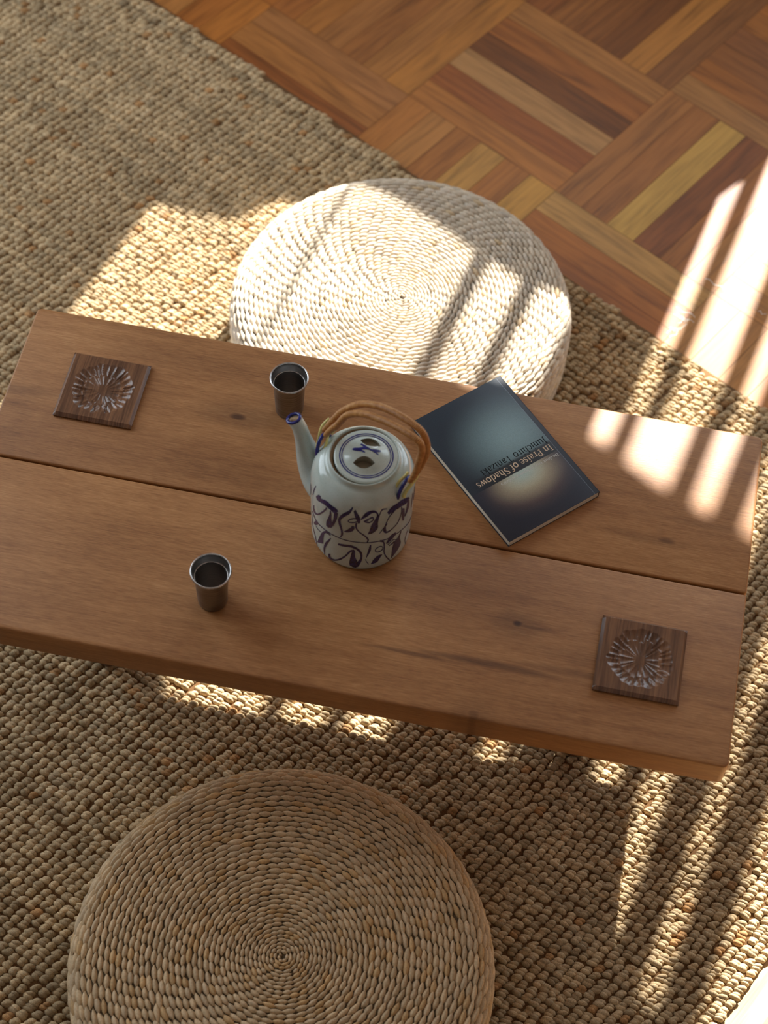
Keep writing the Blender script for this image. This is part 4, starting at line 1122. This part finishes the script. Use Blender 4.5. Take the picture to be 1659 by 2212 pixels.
    # split cane ties passing under each lug, either side of it
    for side, rho, pts in ((-1, .0580, [(-.0080, .1260), (-.0010, .1360), (.0090, .1440), (.0190, .1500)]),
                           (-1, .0475, [(-.0085, .1340), (-.0030, .1385), (.0050, .1410)]),
                           (-1, .0455, [(.0080, .1420), (.0140, .1440)]),
                           (1, .0478, [(-.0090, .1330), (-.0030, .1390), (.0040, .1425), (.0090, .1440)]),
                           (1, .0585, [(-.0095, .1240), (-.0060, .1310), (.0020, .1390), (.0120, .1450), (.0225, .1510)])):
        g = Geo()
        sp = spline([TP(side, a, rho + .002 * math.sin(a * 200), z) for a, z in pts], 4)
        g.tube(sp, .0022, 8, 0, flat=.75)
        tie = g.build('cane_tie', M_tie, lugs[side])
        tie['label'] = 'pale yellow split cane tie'

    # lid: flat flange, dome with two eye-shaped finger holes
    lx, ly = .0022, .0005
    Rl, zl = .0352, .1462

    def lens(x, y, c, L, H):
        # >0 inside an eye shape of half length L and half height H, turned slightly
        a = math.radians(c[2])
        dx, dy = x - c[0], y - c[1]
        X = (dx * math.cos(a) + dy * math.sin(a)) / L
        Y = (-dx * math.sin(a) + dy * math.cos(a)) / H
        return (1 - np.minimum(np.abs(X), 1) ** 2) - np.abs(Y)

    def top(x, y, cut=True):
        r = np.hypot(x, y)
        z = zl + .0008 * (1 - (r / Rl) ** 2)
        d = np.clip(r / .0252, 0, 1)
        z = z + .0068 * (1 - d ** 2) ** 1.2
        z = z - .0012 * np.clip((r - (Rl - .0018)) / .0018, 0, 1) ** 2
        if cut:
            for c in ((.0012, .0160, -9.5), (-.0004, -.0126, 9.5)):
                k = lens(x, y, c, .0118, .0070)
                z = z - .0095 * np.clip(k / .05, 0, 1)
        return z
    g = Geo()
    rprof = np.concatenate([np.linspace(0.0004, .0252, 26), np.linspace(.0262, Rl, 10)])
    prof2 = [(float(r), float(top(np.array(r), np.array(0.0), False))) for r in rprof][::-1]
    g.lathe([(0.0004, zl - .012), (.0325, zl - .012), (.033, zl - .006), (.0345, zl - .006), (Rl, zl - .004)] + prof2, 120)
    g.f.append(list(range(120))[::-1]); g.m.append(0)
    nb = len(g.v) - 120
    g.f.append([nb + k for k in range(120)]); g.m.append(0)
    tmp = g.build('lid_blank', [M_glaze])
    eyes = ((.0012, .0158, -9.5, .0117, .0066), (-.0004, -.0122, 9.5, .0117, .0066))
    cuts = []
    for ex, ey, rot, L, H in eyes:
        ca, sa = math.cos(math.radians(rot)), math.sin(math.radians(rot))
        us = np.linspace(-1, 1, 25)
        ring = [(u, 1 - abs(u) ** 2.1) for u in us] + [(u, -(1 - abs(u) ** 2.1)) for u in us[::-1][1:-1]]
        pl = [(ex + X * L * ca - Y * H * sa, ey + X * L * sa + Y * H * ca) for X, Y in ring[::-1]]
        c = Geo()
        m = len(pl)
        c.add([(x, y, zl - .0035) for x, y in pl] + [(x, y, zl + .03) for x, y in pl],
              [list(range(m))[::-1], list(range(m, 2 * m))] + [[k, (k + 1) % m, m + (k + 1) % m, m + k] for k in range(m)])
        co = c.build('lid_cut', [M_dark], None, False)
        md = tmp.modifiers.new('cut', 'BOOLEAN')
        md.operation = 'DIFFERENCE'; md.solver = 'EXACT'; md.object = co
        cuts.append(co)
    bpy.context.view_layer.update()
    ev = tmp.evaluated_get(bpy.context.evaluated_depsgraph_get())
    me = ev.to_mesh()
    cv = [(v.co.x + lx, v.co.y + ly, v.co.z) for v in me.vertices]
    cf = [list(p.vertices) for p in me.polygons]
    cm = []
    for p in me.polygons:
        x, y, z = p.center
        inside = min(float(top(np.array(x), np.array(y), False)) - z, 1) > .0006 and any(
            float(lens(np.array(x), np.array(y), e[:3], e[3] * 1.12, e[4] * 1.12)) > -.02 for e in eyes) and z > zl - .0038
        cm.append(1 if inside else 0)
    ev.to_mesh_clear()
    for o in cuts + [tmp]:
        md_ = o.data
        bpy.data.objects.remove(o)
        bpy.data.meshes.remove(md_)
    g = Geo()
    g.add(cv, cf); g.m = cm
    # two blue rings and the brush mark
    for r0, r1 in ((.0282, .0295), (.0260, .0270)):
        v, f = [], []
        for k in range(120):
            a = 2 * PI * k / 120
            for r in (r0, r1):
                x, y = r * math.cos(a), r * math.sin(a)
                v.append((x + lx, y + ly, float(top(np.array(x), np.array(y), False)) + .00025))
        for k in range(120):
            k2 = (k + 1) % 120
            f.append((2 * k, 2 * k + 1, 2 * k2 + 1, 2 * k2))
        g.add(v, f, 2)
    marks = [[(-16.1, 2.2, 1.6), (-12, 1.6, 3.0), (-6, .4, 1.8), (-1.5, -1.6, 1.0)],
             [(-14.5, 2.4, 2.2), (-8.5, 3.0, 1.8), (-2.0, 4.6, 2.8), (3.0, 3.8, 1.6), (8.0, 2.2, 1.3), (13.0, .0, .8)],
             [(-8.4, 9.8, 1.6), (-5.5, 8.2, 1.8), (-1.5, 5.2, 2.6)],
             [(4.0, 3.2, 1.4), (8.5, 3.8, 2.6), (12.5, 5.2, 2.2), (14.6, 6.0, 1.2)]]
    for mk in marks:
        sp = spline([(a / 1000, b / 1000 + .0005, w / 1000) for a, b, w in mk], 6)
        v, f = [], []
        for k, p in enumerate(sp):
            d = np.array(sp[min(k + 1, len(sp) - 1)][:2]) - np.array(sp[max(k - 1, 0)][:2]); d /= np.linalg.norm(d)
            nn = np.array([-d[1], d[0]])
            for s in (-.5, 0, .5):
                x, y = p[:2] + nn * s * p[2] * 1.4
                v.append((x + lx, y + ly, float(top(np.array(x), np.array(y), False)) + .0003))
        for k in range(len(sp) - 1):
            for j in range(2):
                f.append((k * 3 + j, k * 3 + j + 1, k * 3 + j + 4, k * 3 + j + 3))
        g.add(v, f, 2)
    g.build('lid', [M_glaze, M_dark, M_cobalt], t, True, 40)


build_teapot()


# ------------------------------------------------------------------ paperback
GLYPH = {  # strokes: (thick?, points); x-height .5, capitals .72
    'i': (.25, [(1, [(.12, 0), (.12, .5)]), (0, [(.03, .01), (.21, .01)]), (0, [(.03, .47), (.12, .49)]), (2, [(.12, .66), (.12, .71)])]),
    'n': (.51, [(1, [(.12, 0), (.12, .5)]), (0, [(.12, .38), (.19, .46), (.27, .485)]), (1, [(.27, .485), (.35, .46), (.39, .36), (.39, 0)]), (0, [(.03, .01), (.21, .01)]), (0, [(.30, .01), (.48, .01)]), (0, [(.03, .47), (.12, .49)])]),
    'h': (.51, [(1, [(.12, 0), (.12, .75)]), (0, [(.12, .38), (.19, .46), (.27, .485)]), (1, [(.27, .485), (.35, .46), (.39, .36), (.39, 0)]), (0, [(.03, .01), (.21, .01)]), (0, [(.30, .01), (.48, .01)]), (0, [(.03, .73), (.12, .75)])]),
    'u': (.51, [(1, [(.1, .5), (.1, .14), (.15, .04), (.23, .02)]), (0, [(.23, .02), (.31, .05), (.38, .13)]), (1, [(.38, .5), (.38, 0)]), (0, [(.01, .49), (.1, .49)]), (0, [(.29, .49), (.38, .49)]), (0, [(.38, .01), (.47, .02)])]),
    'r': (.36, [(1, [(.12, 0), (.12, .5)]), (0, [(.12, .36), (.18, .45), (.26, .485)]), (2, [(.29, .47), (.31, .45)]), (0, [(.03, .01), (.22, .01)]), (0, [(.03, .47), (.12, .49)])]),
    'a': (.45, [(2, [(.09, .39), (.10, .41)]), (0, [(.09, .42), (.15, .48), (.22, .49)]), (1, [(.22, .49), (.31, .43), (.32, .3), (.32, .08)]), (0, [(.32, .06), (.36, .02), (.42, .04)]), (0, [(.32, .3), (.2, .26)]), (1, [(.2, .26), (.09, .18), (.08, .08), (.16, .02)]), (0, [(.16, .02), (.24, .03), (.32, .1)])]),
    'c': (.42, [(2, [(.35, .39), (.36, .40)]), (0, [(.37, .41), (.3, .48), (.22, .49)]), (1, [(.22, .49), (.11, .42), (.07, .26), (.1, .1), (.22, .02)]), (0, [(.22, .02), (.32, .04), (.39, .11)])]),
    'e': (.44, [(0, [(.08, .27), (.38, .27), (.36, .4), (.24, .49)]), (1, [(.24, .49), (.12, .43), (.07, .26), (.1, .1), (.22, .02)]), (0, [(.22, .02), (.32, .04), (.39, .11)])]),
    'o': (.50, [(1, [(.25, .49), (.12, .43), (.07, .25), (.12, .07), (.25, .01)]), (1, [(.25, .01), (.38, .07), (.43, .25), (.38, .43), (.25, .49)])]),
    's': (.38, [(0, [(.31, .37), (.29, .45), (.2, .49)]), (1, [(.2, .49), (.1, .44), (.11, .34), (.2, .27), (.29, .2), (.3, .08), (.2, .01)]), (0, [(.2, .01), (.1, .05), (.06, .14)])]),
    'f': (.31, [(2, [(.33, .68), (.34, .69)]), (0, [(.34, .71), (.28, .75), (.22, .73)]), (1, [(.22, .73), (.16, .62), (.16, 0)]), (0, [(.05, .47), (.29, .47)]), (0, [(.07, .01), (.26, .01)])]),
    'd': (.51, [(1, [(.39, .75), (.39, 0)]), (1, [(.24, .49), (.12, .43), (.07, .25), (.11, .07), (.23, .02)]), (0, [(.23, .02), (.32, .06), (.39, .14)]), (0, [(.24, .49), (.32, .47), (.39, .4)]), (0, [(.3, .73), (.39, .75)]), (0, [(.39, .01), (.48, .02)])]),
    'p': (.51, [(1, [(.12, .5), (.12, -.22)]), (1, [(.26, .49), (.38, .43), (.44, .25), (.39, .07), (.27, .01)]), (0, [(.27, .01), (.18, .04), (.12, .1)]), (0, [(.12, .4), (.18, .46), (.26, .49)]), (0, [(.03, -.21), (.21, -.21)]), (0, [(.03, .47), (.12, .49)])]),
    'k': (.49, [(1, [(.12, 0), (.12, .75)]), (0, [(.37, .48), (.14, .25)]), (1, [(.2, .3), (.40, .01)]), (0, [(.03, .01), (.21, .01)]), (0, [(.31, .01), (.48, .01)]), (0, [(.28, .48), (.45, .48)]), (0, [(.03, .73), (.12, .75)])]),
    'l': (.25, [(1, [(.12, 0), (.12, .75)]), (0, [(.03, .01), (.21, .01)]), (0, [(.03, .73), (.12, .75)])]),
    't': (.31, [(1, [(.14, .62), (.14, .1), (.19, .02)]), (0, [(.19, .02), (.25, .02), (.3, .07)]), (0, [(.03, .47), (.28, .47)])]),
    'w': (.66, [(1, [(.08, .48), (.2, .02)]), (0, [(.2, .02), (.33, .46)]), (1, [(.33, .46), (.46, .02)]), (0, [(.46, .02), (.59, .48)]), (0, [(.01, .48), (.17, .48)]), (0, [(.50, .48), (.65, .48)])]),
    'y': (.46, [(1, [(.08, .48), (.23, .04)]), (0, [(.39, .48), (.22, -.06), (.15, -.19), (.07, -.2)]), (0, [(.01, .48), (.17, .48)]), (0, [(.31, .48), (.45, .48)])]),
    'z': (.42, [(0, [(.06, .37), (.07, .47), (.36, .47)]), (1, [(.35, .46), (.07, .03)]), (0, [(.06, .02), (.37, .02), (.38, .13)])]),
    'I': (.35, [(1, [(.17, 0), (.17, .72)]), (0, [(.05, .01), (.29, .01)]), (0, [(.05, .71), (.29, .71)])]),
    'P': (.54, [(1, [(.15, 0), (.15, .72)]), (0, [(.04, .71), (.3, .71)]), (1, [(.3, .71), (.43, .66), (.46, .53), (.42, .40), (.3, .35)]), (0, [(.3, .35), (.15, .35)]), (0, [(.04, .01), (.27, .01)])]),
    'S': (.50, [(0, [(.4, .56), (.37, .67), (.25, .72)]), (1, [(.25, .72), (.12, .66), (.1, .52), (.25, .39), (.39, .26), (.39, .1), (.24, 0)]), (0, [(.24, 0), (.11, .05), (.06, .19)])]),
    'J': (.36, [(1, [(.2, .72), (.2, .08), (.16, -.06)]), (0, [(.16, -.06), (.1, -.12), (.03, -.11)]), (0, [(.08, .71), (.32, .71)])]),
    'T': (.60, [(0, [(.03, .57), (.04, .7), (.56, .7), (.57, .57)]), (1, [(.3, .7), (.3, 0)]), (0, [(.19, .01), (.41, .01)])]),
}


def lettering(name, text, x0, x1, y, mat, parent, z, weight=1.0):
    adv = sum(GLYPH[c][0] if c != ' ' else .26 for c in text)
    s = (x1 - x0) / adv
    g = Geo()
    x = 0.0
    lay = 0
    for c in text:
        if c == ' ':
            x += .26
            continue
        a, strokes = GLYPH[c]
        for kind, pts in strokes:
            w = (.040, .088, .105)[kind] * weight
            P = [np.array(p) for p in (spline(pts, 4) if len(pts) > 2 and kind else pts)]
            v, f = [], []
            for k, p in enumerate(P):
                d = P[min(k + 1, len(P) - 1)] - P[max(k - 1, 0)]
                d = d / (np.linalg.norm(d) + 1e-9)
                nn = np.array([-d[1], d[0]]) * w / 2
                e = p - d * w * .15 if k == 0 else (p + d * w * .15 if k == len(P) - 1 else p)
                for q in (e + nn, e - nn):
                    v.append((x0 + (x + q[0]) * s, y + q[1] * s, z + .00001 * (lay % 5)))
            for k in range(len(P) - 1):
                f.append((2 * k, 2 * k + 1, 2 * k + 3, 2 * k + 2))
            g.add(v, f)
            lay += 1
        x += a
    return g.build(name, mat, parent, False)


def build_book():
    kr = -0.7888
    u = Vector((math.cos(kr), math.sin(kr), 0))       # up the cover
    v = Vector((-u.y, u.x, 0))
    xt = -v                                            # reading direction
    b = thing('paperback_book', 'dark blue-grey paperback book lying upside down to the viewer beside the teapot', 'book',
              (-.2974, -.1024, TOP), math.atan2(xt.y, xt.x))
    T = .0103
    w, h = .0645, .099
    bm = bevel_box(-w + .0006, w - .0012, -h + .0006, h - .0006, .0006, T - .0005, 0)
    bm_obj('page_block', bm, M_pages, b, False)
    bm = bevel_box(-w, w, -h, h, T - .0006, T, .0002, 0, 2)
    fc = bm_obj('front_cover', bm, M_cover, b)
    bm = bevel_box(-w, w, -h, h, 0, .0006, .0002, 0, 2)
    bm_obj('back_cover', bm, M_cover, b)
    bm = bevel_box(-w - .0003, -w + .0006, -h, h, 0, T, .0002, 0, 2)
    bm_obj('spine', bm, M_cover, b)
    lettering('title_lettering', 'In Praise of Shadows', -.0558, .0512, .0135, M_gold, fc, T + .00012)
    lettering('author_lettering', 'Junichiro Tanizaki', -.0562, .0368, .0016, M_black, fc, T + .00006)
    lettering('subtitle_lettering', 'The classic essay on Japanese aesthetics', -.0563, .0264, .0290, M_white, fc, T + .00012, 1.1)


build_book()
